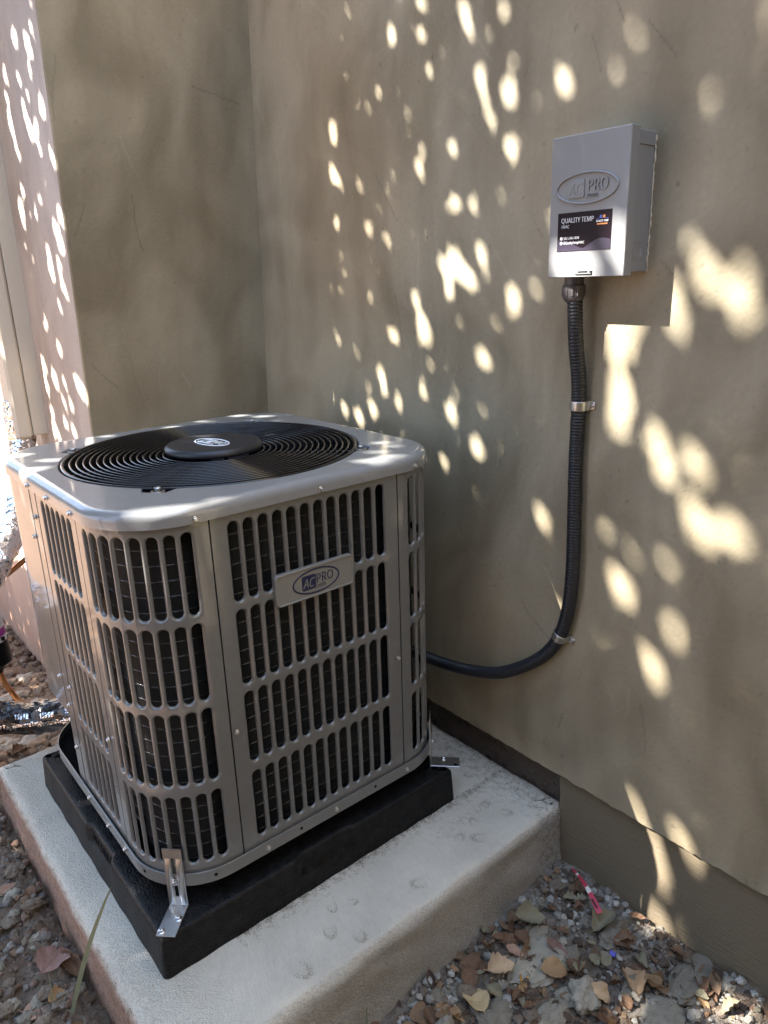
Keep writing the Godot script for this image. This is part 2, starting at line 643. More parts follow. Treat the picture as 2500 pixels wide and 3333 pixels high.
func soil_colour(x: float, z: float) -> Color:
	var n := g1.get_noise_2d(x * 1.7 + 30, z * 1.7)
	var f := g2.get_noise_2d(x * 1.3, z * 1.3 + 50)
	var brown := Color(0.120, 0.080, 0.052)
	var grey := Color(0.190, 0.170, 0.142)
	var red := Color(0.15, 0.083, 0.048)
	var t := clampf(0.5 + n * 1.2 + f * 0.8, 0, 1)
	var c := brown.lerp(grey, t) if (x > -0.75 and z > 0.2) else brown.lerp(grey, t * 0.30)
	var far := smoothstep(-0.45, -0.8, z) + smoothstep(-0.98, -1.4, x)
	c = c.lerp(red.lerp(Color(0.17, 0.105, 0.062), t), clampf(far, 0, 1))
	return c

func make_ground() -> void:
	g1 = noise(7.0, 11, 4)
	g2 = noise(55.0, 12, 4)
	var xs := PackedFloat32Array([-60, -30, -14, -8, -5, -3.5, -2.6])
	var x := -2.0
	while x < -1.2: xs.append(x); x += 0.04
	while x < 0.05: xs.append(x); x += 0.0068
	xs.append_array([0.6, 3, 12, 60])
	var zs := PackedFloat32Array([-60, -30, -14, -8, -5, -3.6, -3.0])
	var z := -2.6
	while z < -1.8: zs.append(z); z += 0.03
	while z < -0.55: zs.append(z); z += 0.0125
	while z < 0.98: zs.append(z); z += 0.0068
	while z < 2.0: zs.append(z); z += 0.06
	zs.append_array([3, 5, 9, 20, 60])
	var m := Msh.new()
	for zi in zs.size():
		for xi in xs.size():
			var p := Vector2(xs[xi], zs[zi])
			m.vert(Vector3(p.x, ground_y(p.x, p.y), p.y), p, soil_colour(p.x, p.y))
	var w := xs.size()
	for zi in zs.size() - 1:
		for xi in w - 1:
			var a := zi * w + xi
			m.quad(a, a + w, a + w + 1, a + 1)
	var o := solo("ground", m, M.soil, "brown soil and grey rubble round the concrete slab", "ground")
	o.set_meta("kind", "structure")

# ---------------------------------------------------------------- house
func back_z(y: float) -> float: return -0.6848 + 0.0513 * y

func make_building() -> void:
	var top := 2.5
	var t := thing("plastered_house", "corner of a tan plastered house, dappled by sunlight, behind the condenser", "house wall")
	# side wall with its ragged lower lip
	var m := Msh.new()
	var lip := noise(30.0, 77, 3)
	var zs := PackedFloat32Array()
	var z := -0.75
	while z < 1.3: zs.append(z); z += 0.006
	zs.append_array([1.6, 2.2, 3.2, 5.0, 7.0])
	var rows := [PackedVector3Array(), PackedVector3Array(), PackedVector3Array(), PackedVector3Array()]
	for q in zs:
		var j := lip.get_noise_1d(q) * 0.0030 + maxf(0.0, lip.get_noise_1d(q * 2.7 + 9.0) - 0.25) * 0.007
		rows[0].append(Vector3(0.035, WALL_LOW + j, q))
		rows[1].append(Vector3(0.003, WALL_LOW + j, q))
		rows[2].append(Vector3(0.0, WALL_LOW + j + 0.003, q))
		rows[3].append(Vector3(0.0, top, q))
	m.rings([rows[0], rows[1]], false)
	m.rings([rows[1], rows[2], rows[3]], false)
	m.face(Vector3(0, top, -0.75), Vector3(0, top, 7), Vector3(0.3, top, 7), Vector3(0.3, top, -0.75))
	m.face(Vector3(0.035, -1, 7), Vector3(0.3, -1, 7), Vector3(0.3, top, 7), Vector3(0.035, top, 7))
	m.face(Vector3(0.3, -1, -0.75), Vector3(0.3, -1, 7), Vector3(0.3, top, 7), Vector3(0.3, top, -0.75))
	for k in m.v.size(): m.uv[k] = Vector2(m.v[k].z + 0.9, 2.6 - m.v[k].y) / 3.0
	part("side_wall", m, M.wall, t)
	# back wall and return wall: one block whose front leans a little, as it does
	m = Msh.new()
	var bx := -0.4675
	var a := Vector3(bx - 0.0, -0.5, back_z(-0.5))
	var b := Vector3(0.0, -0.5, back_z(-0.5))
	var c := Vector3(0.0, top, back_z(top))
	var d := Vector3(bx + 0.010, top, back_z(top))
	var e := 0.003
	var ex := Vector3(e, 0, 0)
	var ez := Vector3(0, 0, -e)
	m.face(a + ex, b, c, d + ex)
	m.face(a + ez, a + ex, d + ex, d + ez)
	m.face(d, c, Vector3(0, top, -9), Vector3(bx, top, -9))
	for k in m.v.size():
		var p := m.v[k]
		m.uv[k] = Vector2(p.x + 2.1 - p.z, 2.6 - p.y) / 3.0
	part("back_wall", m, M.wall, t)
	m = Msh.new()
	var bounce_noise := noise(3.0, 78, 4)
	var cols := [0.0, -0.05]
	while cols[cols.size() - 1] > -1.8: cols.append(cols[cols.size() - 1] - 0.06)
	cols.append_array([-3.0, -8.4])
	for yi in 52:
		var y := -0.5 + yi * 0.05 if yi < 50 else lerpf(2.0, top, (yi - 50) / 1.0)
		var u := (y + 0.5) / (top + 0.5)
		for q in cols:
			var p := (a + ez).lerp(d + ez, u) + Vector3(0, 0, q)
			var stain := clampf(1.0 - (y + 0.25 - 0.30 * bounce_noise.get_noise_2d(p.z, y)) / 0.75, 0, 1)
			var c2 := Color(1.0, 0.97, 0.97).lerp(Color(0.86, 0.56, 0.42), stain)  # orange light bounced off the soil, painted in towards the foot
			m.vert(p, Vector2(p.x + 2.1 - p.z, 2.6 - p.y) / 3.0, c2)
	for yi in 51:
		for qi in cols.size() - 1:
			var k0 := yi * cols.size() + qi
			m.quad(k0, k0 + cols.size(), k0 + cols.size() + 1, k0 + 1)
	var bounce_plaster := plaster(Color(0.46, 0.405, 0.345), Color(0.33, 0.28, 0.235), 131, M.fine)
	bounce_plaster.vertex_color_use_as_albedo = true
	part("return_wall", m, bounce_plaster, t)
	# foundation under the lip, and the cement coat on the stretch in front of the slab
	m = Msh.new()
	m.box(Vector3(0.13, -0.36, 3.1), Vector3(0.20, 0.90, 7.8))
	part("foundation", m, M.base, t)
	m = Msh.new()
	var cz := PackedFloat32Array()
	z = 0.318
	while z < 1.3: cz.append(z); z += 0.01
	cz.append_array([2.0, 4.0, 7.0])
	var list := []
	for q in [Vector2(0.028, -0.6), Vector2(0.012, -0.6), Vector2(0.012, -0.11), Vector2(0.0125, -0.05), Vector2(0.0125, 0.02), Vector2(0.015, 0.055), Vector2(0.022, 0.066), Vector2(0.029, 0.068)]:
		var r := PackedVector3Array()
		for k in cz.size():
			var zz := cz[k] + (0.004 * sin(q.y * 60.0) if k == 0 else 0.0)
			r.append(Vector3(q.x + lip.get_noise_2d(zz * 0.25, q.y * 1.5) * 0.003, q.y, zz))
		list.append(r)
	m.rings(list, false)
	var cap := PackedVector3Array()
	for r in list: cap.append(r[0])
	for k in cap.size() - 1: m.face(cap[k], cap[k + 1], Vector3(0.03, cap[k + 1].y, cap[k + 1].z), Vector3(0.03, cap[k].y, cap[k].z))
	for k in m.v.size(): m.uv[k] = Vector2(m.v[k].z + m.v[k].y * 0.10, m.v[k].y) * 2.4
	part("cement_coat", m, M.parge, t)

# unseen wall, added to hold sky light off the house and the condenser
func make_sky_blocker() -> void:
	var t := thing("added_sky_blocker", "unseen wall added to block sky light from the house and condenser", "wall", Vector3(-2.35, -0.3, 2.0))
	var m := Msh.new()
	m.box(Vector3(-2.45, 1.25, 1.50), Vector3(0.20, 3.5, 2.4), Basis.IDENTITY, 0.01)
	m.box(Vector3(-1.165, 1.25, 2.80), Vector3(2.33, 3.5, 0.20), Basis.IDENTITY, 0.01)
	part("blocker_walls", m, M.parge, t, -t.position)
	m = Msh.new()
	m.box(Vector3(-2.45, 3.03, 1.50), Vector3(0.28, 0.06, 2.48), Basis.IDENTITY, 0.01)
	m.box(Vector3(-1.14, 3.03, 2.81), Vector3(2.27, 0.06, 0.28), Basis.IDENTITY, 0.01)
	part("blocker_top", m, M.duct, t, -t.position)

# ---------------------------------------------------------------- slab
func make_slab() -> void:
	var x0 := -0.800
	var x1 := 0.028
	var z0 := -0.577
	var n := noise(9.0, 88, 3)
	var n2 := noise(60.0, 89, 3)
	var front := func(x: float) -> float: return 0.3238 - 0.0253 * x
	# outline, point by point, then rings from the foot up over the rounded edge and in
	var line := PackedVector2Array()
	var dirs := PackedVector2Array()
	var corners := [Vector2(x0, z0), Vector2(x1, z0), Vector2(x1, front.call(x1)), Vector2(x0, front.call(x0))]
	var r := 0.014
	for k in 4:
		var p: Vector2 = corners[k]
		var q: Vector2 = corners[(k + 1) % 4]
		var o: Vector2 = corners[(k + 3) % 4]
		var d := (q - p).normalized()
		var d0 := (p - o).normalized()
		var c: Vector2 = p - d0 * r + d * r
		for j in 6:
			var a := lerpf(0, PI / 2, j / 5.0)
			var nn := -d * cos(a) - Vector2(-d.y, d.x) * sin(a)
			line.append(c + nn * r); dirs.append(nn)
		var steps := 110
		for j in range(1, steps):
			line.append((p + d * r).lerp(q - d * r, j / float(steps)))
			dirs.append(-Vector2(-d.y, d.x))
	var m := Msh.new()
	var cen := Vector2((x0 + x1) / 2, (z0 + 0.33) / 2)
	var list := []
	var prof := [Vector2(0.012, -0.30), Vector2(0.010, -0.17), Vector2(0.009, -0.155), Vector2(0.008, -0.14), Vector2(0.007, -0.127), Vector2(0.006, -0.115), Vector2(0.005, -0.103), Vector2(0.004, -0.091), Vector2(0.003, -0.079), Vector2(0.002, -0.067), Vector2(0.001, -0.055), Vector2(0.0, -0.043), Vector2(0.0, -0.031), Vector2(0.0, -0.023), Vector2(-0.001, -0.016), Vector2(-0.0045, -0.0075), Vector2(-0.010, -0.0025), Vector2(-0.018, -0.0004), Vector2(-0.03, 0.0)]
	for q in prof:
		var ring := PackedVector3Array()
		for k in line.size():
			var bump := n.get_noise_3d(line[k].x, q.y * 2.0, line[k].y) * 0.004 + n2.get_noise_3d(line[k].x, q.y, line[k].y) * 0.0012
			if q.y > -0.001: bump *= 0.2
			var p: Vector2 = line[k] + dirs[k] * (q.x + bump)
			ring.append(Vector3(p.x, q.y + (bump * 0.4 if q.y < -0.001 else 0.0), p.y))
		list.append(ring)
	for s in [0.905, 0.84, 0.76, 0.66, 0.55, 0.44, 0.33, 0.22, 0.11]:
		var ring := PackedVector3Array()
		for k in line.size():
			var p: Vector2 = cen + (line[k] - cen) * s
			ring.append(Vector3(p.x, 0, p.y))
		list.append(ring)
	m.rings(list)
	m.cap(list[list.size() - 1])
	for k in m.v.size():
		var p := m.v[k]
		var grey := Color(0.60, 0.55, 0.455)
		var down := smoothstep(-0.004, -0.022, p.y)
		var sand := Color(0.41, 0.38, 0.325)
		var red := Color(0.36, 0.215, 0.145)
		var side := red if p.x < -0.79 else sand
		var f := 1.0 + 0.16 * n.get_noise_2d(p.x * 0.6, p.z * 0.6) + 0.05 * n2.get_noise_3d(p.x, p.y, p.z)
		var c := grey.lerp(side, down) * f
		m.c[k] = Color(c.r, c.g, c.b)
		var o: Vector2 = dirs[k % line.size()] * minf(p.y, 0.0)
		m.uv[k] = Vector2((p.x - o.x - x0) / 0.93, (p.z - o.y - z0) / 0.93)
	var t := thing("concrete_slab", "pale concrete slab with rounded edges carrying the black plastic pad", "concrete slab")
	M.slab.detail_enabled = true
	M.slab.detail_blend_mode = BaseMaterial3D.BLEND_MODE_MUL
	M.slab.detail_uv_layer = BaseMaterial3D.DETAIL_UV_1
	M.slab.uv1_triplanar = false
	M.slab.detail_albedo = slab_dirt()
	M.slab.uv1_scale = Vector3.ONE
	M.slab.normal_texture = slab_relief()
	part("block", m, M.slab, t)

func slab_px(x: float, z: float) -> Vector2:
	return Vector2((x + 0.80) / 0.93, (z + 0.577) / 0.93) * 1024.0

func slab_dirt() -> ImageTexture:
	var size := 1024
	var im := Image.create(size, size, false, Image.FORMAT_RGBA8)
	var n := noise(1.0, 91, 4)
	var marks := []                                  # smudges: place, size, strength
	for q in [Vector3(-0.325, 0.285, 0.016), Vector3(-0.47, 0.225, 0.012), Vector3(-0.44, 0.240, 0.010), Vector3(-0.50, 0.262, 0.015), Vector3(-0.575, 0.29, 0.018), Vector3(-0.47, 0.30, 0.014), Vector3(-0.10, 0.225, 0.012), Vector3(-0.15, 0.245, 0.012), Vector3(-0.085, 0.265, 0.013), Vector3(-0.17, 0.28, 0.016), Vector3(-0.20, 0.255, 0.012), Vector3(-0.07, 0.19, 0.012), Vector3(-0.05, 0.14, 0.014)]:
		marks.append([slab_px(q.x, q.y), q.z * 1100.0, rng.randf() * TAU])
	for y in size:
		for x in size:
			var wx := x / 1024.0 * 0.93 - 0.80
			var wz := y / 1024.0 * 0.93 - 0.577
			var f := n.get_noise_2d(x * 0.30, y * 0.30)
			var s := n.get_noise_2d(x * 0.05 + 50, y * 0.05)
			var brush := n.get_noise_2d(x * 0.16 + y * 0.05, y * 0.02 + 11)
			var side := maxf(smoothstep(-0.755, -0.785, wx), maxf(smoothstep(0.322, 0.330, wz), smoothstep(-0.44, -0.47, wz)))
			var coarse := n.get_noise_2d(x * 0.13 + 900, y * 0.13)
			var v := 1.0 + f * 0.10 + brush * 0.05 + s * 0.05 + side * (coarse * 0.22 - 0.5 * maxf(0.0, coarse - 0.42))
			# soil splashed along the pad's front edge and by the wall
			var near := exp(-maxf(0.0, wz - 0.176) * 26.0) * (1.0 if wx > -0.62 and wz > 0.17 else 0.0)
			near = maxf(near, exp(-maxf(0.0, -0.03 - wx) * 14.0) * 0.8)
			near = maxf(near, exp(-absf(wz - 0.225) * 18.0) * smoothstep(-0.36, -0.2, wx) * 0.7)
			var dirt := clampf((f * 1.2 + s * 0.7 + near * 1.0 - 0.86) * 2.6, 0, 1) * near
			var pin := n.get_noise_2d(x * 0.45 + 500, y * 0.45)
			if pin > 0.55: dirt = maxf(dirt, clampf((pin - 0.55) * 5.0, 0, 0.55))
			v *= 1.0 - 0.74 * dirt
			im.set_pixel(x, y, Color(lin1(v), lin1(v * (1.0 - 0.06 * dirt)), lin1(v * (1.0 - 0.16 * dirt)), 1.0))
	for q in marks:
		var c: Vector2 = q[0]
		var rad: float = q[1]
		for y in range(maxi(0, int(c.y - rad * 1.3)), mini(size, int(c.y + rad * 1.3))):
			for x in range(maxi(0, int(c.x - rad * 1.6)), mini(size, int(c.x + rad * 1.6))):
				var p := (Vector2(x, y) - c).rotated(q[2]) / Vector2(rad * 1.25, rad * 0.8)
				var d := p.length()
				var ringy := exp(-pow((d - 0.75) / 0.22, 2.0)) * (0.45 + 0.55 * p.normalized().x) + 0.15 * exp(-d * d * 2.0)
				var g := clampf(ringy * (0.10 + n.get_noise_2d(x * 0.35 + 70, y * 0.35) * 2.6), 0, 0.8)
				var o := im.get_pixel(x, y)
				im.set_pixel(x, y, Color(o.r * (1.0 - 0.5 * g), o.g * (1.0 - 0.54 * g), o.b * (1.0 - 0.6 * g), 1.0))
	return ImageTexture.create_from_image(im)

func lin1(v: float) -> float:
	return clampf(pow(maxf(v * 0.86, 0.0), 0.4545), 0, 1)

func slab_relief() -> ImageTexture:
	var size := 1024
	var n := noise(1.0, 93, 3)
	var im := Image.create(size, size, false, Image.FORMAT_RGB8)
	for y in size:
		for x in size:
			var wx := x / 1024.0 * 0.93 - 0.80
			var wz := y / 1024.0 * 0.93 - 0.577
			var rough := maxf(smoothstep(-0.64, -0.74, wx), maxf(smoothstep(0.322, 0.330, wz), smoothstep(-0.44, -0.47, wz)))      # not floated smooth there
			var v := n.get_noise_2d(x * 0.33, y * 0.33) * (0.10 + 0.85 * rough) + n.get_noise_2d(x * 0.2 + y * 0.05, y * 0.03 + 30) * 0.12 * (1.0 - rough)
			v += n.get_noise_2d(x * 0.12 + 400, y * 0.12) * 0.55 * rough
			v = clampf(0.5 + v * 0.8, 0, 1)
			im.set_pixel(x, y, Color(v, v, v))
	im.bump_map_to_normal_map(4.0)
	return ImageTexture.create_from_image(im)

# ---------------------------------------------------------------- the tree that throws the dappled shade
func beam(y: float, z: float, r: float) -> void:
	# a gap in the crown: the sunbeam that goes through it would meet the plane x = 0 at (y, z)
	var p := Vector3(0, y, z)
	var q := Vector2(p.dot(e1), p.dot(e2))
	var k := beams.size()
	beams.append(Vector3(q.x, q.y, r))
	var cx := int(floorf(q.x / 0.1))
	var cy := int(floorf(q.y / 0.1))
	for a in range(cx - 1, cx + 2):
		for b in range(cy - 1, cy + 2):
			var key := Vector2i(a, b)
			if not hash2.has(key): hash2[key] = PackedInt32Array()
			hash2[key].append(k)

func make_tree() -> void:
	e1 = ln.cross(Vector3.UP).normalized()
	e2 = e1.cross(ln).normalized()
	make_gaps()
	var t := thing("shade_tree", "leafy small-leaved tree standing opposite the wall and shading it", "tree", Vector3(-2.9, -0.3, -0.6))
	var at := t.position
	var m := Msh.new()
	m.tube(PackedVector3Array([Vector3(-2.9, -0.4, -0.6), Vector3(-2.95, 0.3, -0.62), Vector3(-2.85, 1.0, -0.6), Vector3(-2.9, 1.7, -0.5), Vector3(-2.8, 2.3, -0.4)]), [0.13, 0.10, 0.09, 0.08, 0.06], 12)
	part("trunk", m, M.bark, t, -at)
	for q in [Vector3(-2.1, 3.1, -1.2), Vector3(-2.4, 3.2, 0.2), Vector3(-3.0, 2.6, 0.9), Vector3(-2.7, 3.4, -0.9)]:
		m = Msh.new()
		var s := Vector3(-2.85, 1.9, -0.48)
		m.tube(PackedVector3Array([s, s.lerp(q, 0.35) + Vector3(0, 0.12, 0), s.lerp(q, 0.7) + Vector3(0.05, 0.08, 0.05), q]), [0.05, 0.035, 0.022, 0.01], 8)
		part("branch", m, M.bark, t, -at)
	# leaves
	var leaf := Msh.new()
	var ring := PackedVector3Array()
	for k in 8:
		var a := TAU * k / 8.0
		ring.append(Vector3(cos(a) * 0.0185, sin(a) * 0.0135, 0.003 * cos(2.0 * a)))
	leaf.cap(ring)
	var mm := MultiMesh.new()
	mm.transform_format = MultiMesh.TRANSFORM_3D
	mm.mesh = leaf.mesh()
	var xf: Array[Transform3D] = []
	var face := Basis(e1, e2, -ln)
	var r2 := RandomNumberGenerator.new()
	r2.seed = 99
	for k in 80000:
		var y := r2.randf_range(-1.42, 1.75)
		var z := r2.randf_range(-2.20, 1.35)
		var keep := 1.0
		# the crown thins out towards the far end of the return wall
		if z < -0.70 and y > -0.42: keep = clampf(1.0 - (-0.70 - z) * 4.0, 0.0, 1.0)
		elif z < -0.70: keep = 0.85
		if r2.randf() > keep: continue
		var p := Vector3(0, y, z)
		var q := Vector2(p.dot(e1), p.dot(e2))
		var tilt := Vector3(r2.randfn(0.0, 0.45), r2.randfn(0.0, 0.45), r2.randf() * TAU)
		var depth := crown_depth(z) * r2.randf_range(0.82, 1.18)
		var ok := true
		for step in 3:
			ok = true
			var key := Vector2i(int(floorf(q.x / 0.1)), int(floorf(q.y / 0.1)))
			if not hash2.has(key): break
			for bi in hash2[key]:
				var b: Vector3 = beams[bi]
				var d := q - Vector2(b.x, b.y)
				var need := b.z + 0.0120
				if d.length() < need:
					ok = false
					q = Vector2(b.x, b.y) + (d.normalized() if d.length() > 0.001 else Vector2.RIGHT) * (need + r2.randf() * 0.004)
			if ok: break
		if not ok: continue
		var bas := face * Basis.from_euler(Vector3(tilt.x, tilt.y, 0)) * Basis(Vector3(0, 0, 1), tilt.z)
		xf.append(Transform3D(bas.scaled(Vector3.ONE * r2.randf_range(0.8, 1.1)), e1 * q.x + e2 * q.y - ln * depth))
	mm.instance_count = xf.size()
	for k in xf.size(): mm.set_instance_transform(k, xf[k])
	var o := MultiMeshInstance3D.new()
	o.name = "crown"
	o.multimesh = mm
	o.material_override = M.leaf
	o.set_meta("kind", "stuff")
	t.add_child(o)
	o.position = -at

func crown_depth(z: float) -> float: return lerpf(2.9, 5.2, smoothstep(0.0, 0.75, z))

func make_gaps() -> void:
	beam(1.439, -0.029, 0.008)
	beam(1.395, -0.033, 0.007)
	beam(1.408, 0.065, 0.008)
	beam(1.382, 0.081, 0.008)
	beam(1.383, 0.156, 0.008)
	beam(1.416, -0.115, 0.008)
	beam(1.339, -0.014, 0.007)
	beam(1.314, 0.021, 0.002)
	beam(1.267, 0.116, 0.007)
	beam(1.271, 0.168, 0.013)
	beam(1.309, 0.175, 0.004)
	beam(1.266, 0.272, 0.011)
	beam(1.233, 0.134, 0.007)
	beam(1.304, 0.103, 0.009)
	beam(1.201, -0.309, 0.010)
	beam(1.279, -0.305, 0.009)
	beam(1.211, -0.037, 0.007)
	beam(1.183, -0.046, 0.009)
	beam(1.181, -0.001, 0.001)
	beam(1.207, 0.041, 0.008)
	beam(1.184, 0.176, 0.010)
	beam(1.107, -0.309, 0.007)
	beam(1.064, -0.142, 0.007)
	beam(1.016, -0.125, 0.002)
	beam(1.174, -0.227, 0.004)
	beam(1.148, -0.134, 0.003)
	beam(1.116, 0.049, 0.008)
	beam(1.110, 0.089, 0.007)
	beam(1.106, 0.029, 0.002)
	beam(1.032, 0.109, 0.010)
	beam(0.954, -0.063, 0.008)
	beam(1.024, 0.007, 0.007)
	beam(1.015, 0.049, 0.017)
	beam(0.990, 0.078, 0.012)
	beam(0.971, 0.029, 0.011)
	beam(1.002, 0.067, 0.013)
	beam(0.989, 0.123, 0.003)
	beam(0.980, 0.095, 0.007)
	beam(0.881, -0.131, 0.008)
	beam(0.898, -0.040, 0.017)
	beam(0.798, -0.172, 0.008)
	beam(0.765, -0.166, 0.007)
	beam(0.750, -0.121, 0.007)
	beam(0.721, -0.208, 0.009)
	beam(0.702, -0.258, 0.012)
	beam(0.709, -0.310, 0.008)
	beam(0.832, -0.028, 0.004)
	beam(0.835, 0.021, 0.003)
	beam(0.850, 0.116, 0.012)
	beam(0.776, -0.042, 0.008)
	beam(0.784, 0.045, 0.008)
	beam(0.741, 0.036, 0.013)
	beam(0.792, 0.126, 0.001)
	beam(0.753, 0.121, 0.003)
	beam(0.685, 0.104, 0.014)
	beam(0.642, 0.019, 0.008)
	beam(0.721, 0.199, 0.002)
	beam(0.581, 0.264, 0.011)
	beam(0.592, 0.105, 0.003)
	beam(0.680, 0.232, 0.003)
	beam(0.891, 0.398, 0.018)
	beam(0.870, 0.392, 0.009)
	beam(0.815, 0.408, 0.016)
	beam(0.775, 0.403, 0.014)
	beam(0.752, 0.472, 0.013)
	beam(0.712, 0.487, 0.015)
	beam(0.654, 0.540, 0.016)
	beam(0.626, 0.557, 0.014)
	beam(0.636, 0.597, 0.015)
	beam(0.563, 0.501, 0.006)
	beam(0.513, 0.422, 0.011)
	beam(0.491, 0.433, 0.012)
	beam(0.458, 0.526, 0.011)
	beam(0.381, 0.497, 0.014)
	beam(0.401, 0.483, 0.005)
	beam(0.722, 0.547, 0.002)
	beam(0.726, 0.533, 0.014)
	beam(0.981, 0.573, 0.011)
	beam(0.946, 0.578, 0.014)
	beam(0.982, 0.527, 0.015)
	beam(0.954, 0.187, 0.011)
	beam(0.418, 0.316, 0.010)
	beam(0.105, 0.494, 0.014)
	beam(0.102, 0.514, 0.011)
	beam(1.275, -0.076, 0.003)
	beam(1.223, 0.071, 0.003)
	beam(1.121, 0.152, 0.002)
	beam(1.058, -0.024, 0.001)
	beam(1.077, -0.069, 0.002)
	beam(0.911, 0.151, 0.004)
	beam(0.859, 0.067, 0.002)
	beam(0.697, 0.156, 0.003)
	beam(0.691, 0.049, 0.002)
	beam(0.851, -0.089, 0.001)
	beam(0.959, -0.202, 0.003)
	beam(0.842, -0.257, 0.002)
	beam(1.262, 0.363, 0.005)
	beam(0.762, 0.589, 0.003)
	beam(0.770, 0.330, 0.004)
	beam(1.253, -0.245, 0.001)
	beam(1.327, -0.153, 0.004)
	beam(1.355, 0.127, 0.002)
	beam(1.348, 0.212, 0.003)
	beam(0.925, 0.411, 0.013)
	beam(1.018, 0.503, 0.006)
	beam(0.440, 0.330, 0.011)
	beam(1.103, -0.209, 0.002)
	beam(1.010, -0.254, 0.001)
	beam(0.045, 0.522, 0.020)
	beam(0.039, 0.549, 0.022)
	beam(0.042, 0.540, 0.024)
	beam(0.078, 0.570, 0.016)
	beam(-0.018, 0.580, 0.004)
	beam(-0.023, 0.539, 0.002)
	beam(-0.099, 0.535, 0.013)
	beam(-0.110, 0.540, 0.013)
	beam(-0.090, 0.604, 0.012)
	beam(-0.103, 0.642, 0.013)
	beam(1.087, 0.416, 0.004)
	beam(0.935, 0.370, 0.013)
	beam(0.941, 0.394, 0.010)
	beam(0.956, 0.462, 0.011)
	beam(0.938, 0.478, 0.014)
	beam(0.930, 0.419, 0.012)
	beam(0.965, 0.473, 0.013)
	beam(0.922, 0.391, 0.013)
	beam(-0.005, 0.521, 0.013)
	beam(0.062, 0.515, 0.014)
	beam(0.463, 0.228, 0.010)
	beam(0.514, 0.185, 0.008)
	beam(0.452, 0.272, 0.011)
	beam(0.519, 0.143, 0.008)
	beam(0.404, 0.294, 0.011)
	beam(0.479, -0.287, 0.014)
	beam(0.516, -0.255, 0.013)
	beam(0.308, -0.179, 0.012)
	beam(0.378, -0.235, 0.008)
	beam(0.293, 0.034, 0.010)
	beam(-0.056, 0.179, 0.016)
	beam(-0.040, 0.044, 0.014)
	beam(-0.028, 0.168, 0.009)
	beam(-0.054, 0.189, 0.016)
	beam(0.004, 0.104, 0.013)
	beam(-0.014, 0.031, 0.008)
	beam(0.161, -0.113, 0.009)
	beam(0.378, 0.055, 0.009)
	beam(0.238, -0.190, 0.008)
	beam(0.988, -0.500, 0.015)
	beam(0.959, -0.421, 0.016)
	beam(0.982, -0.390, 0.007)
	beam(0.914, -0.433, 0.009)
	beam(0.918, -0.513, 0.009)
	beam(0.878, -0.472, 0.007)
	beam(0.843, -0.390, 0.016)
	beam(0.941, -0.605, 0.009)
	beam(0.896, -0.619, 0.010)
	beam(0.852, -0.621, 0.015)
	beam(0.859, -0.509, 0.013)
	beam(0.819, -0.492, 0.016)
	beam(0.816, -0.445, 0.009)
	beam(0.774, -0.446, 0.009)
	beam(0.760, -0.377, 0.010)
	beam(0.739, -0.367, 0.010)
	beam(0.801, -0.610, 0.010)
	beam(0.781, -0.595, 0.008)
	beam(0.710, -0.615, 0.010)
	beam(0.675, -0.647, 0.016)
	beam(0.646, -0.647, 0.013)
	beam(0.661, -0.539, 0.009)
	beam(0.685, -0.499, 0.007)
	beam(0.639, -0.376, 0.013)
	beam(0.616, -0.418, 0.014)
	beam(0.589, -0.403, 0.016)
	beam(0.570, -0.491, 0.013)
	beam(0.545, -0.433, 0.012)
	beam(0.538, -0.493, 0.017)
	beam(0.489, -0.416, 0.008)
	beam(0.503, -0.432, 0.010)
	beam(0.456, -0.472, 0.008)
	beam(0.415, -0.595, 0.009)
	beam(0.361, -0.521, 0.012)
	beam(0.310, -0.672, 0.014)
	beam(0.266, -0.679, 0.017)
	beam(0.283, -0.597, 0.017)
	beam(0.279, -0.523, 0.010)
	beam(0.282, -0.426, 0.017)
	beam(0.265, -0.389, 0.015)
	beam(0.233, -0.554, 0.009)
	beam(0.229, -0.498, 0.011)
	beam(0.194, -0.663, 0.012)
	beam(0.154, -0.666, 0.015)
	beam(0.164, -0.506, 0.013)
	beam(0.178, -0.565, 0.011)
	beam(0.134, -0.640, 0.013)
	beam(-0.304, 0.706, 0.014)
	beam(-0.182, 0.725, 0.016)
	beam(-0.240, 0.716, 0.017)
	beam(-0.179, 0.691, 0.015)
	beam(-0.164, 0.751, 0.013)

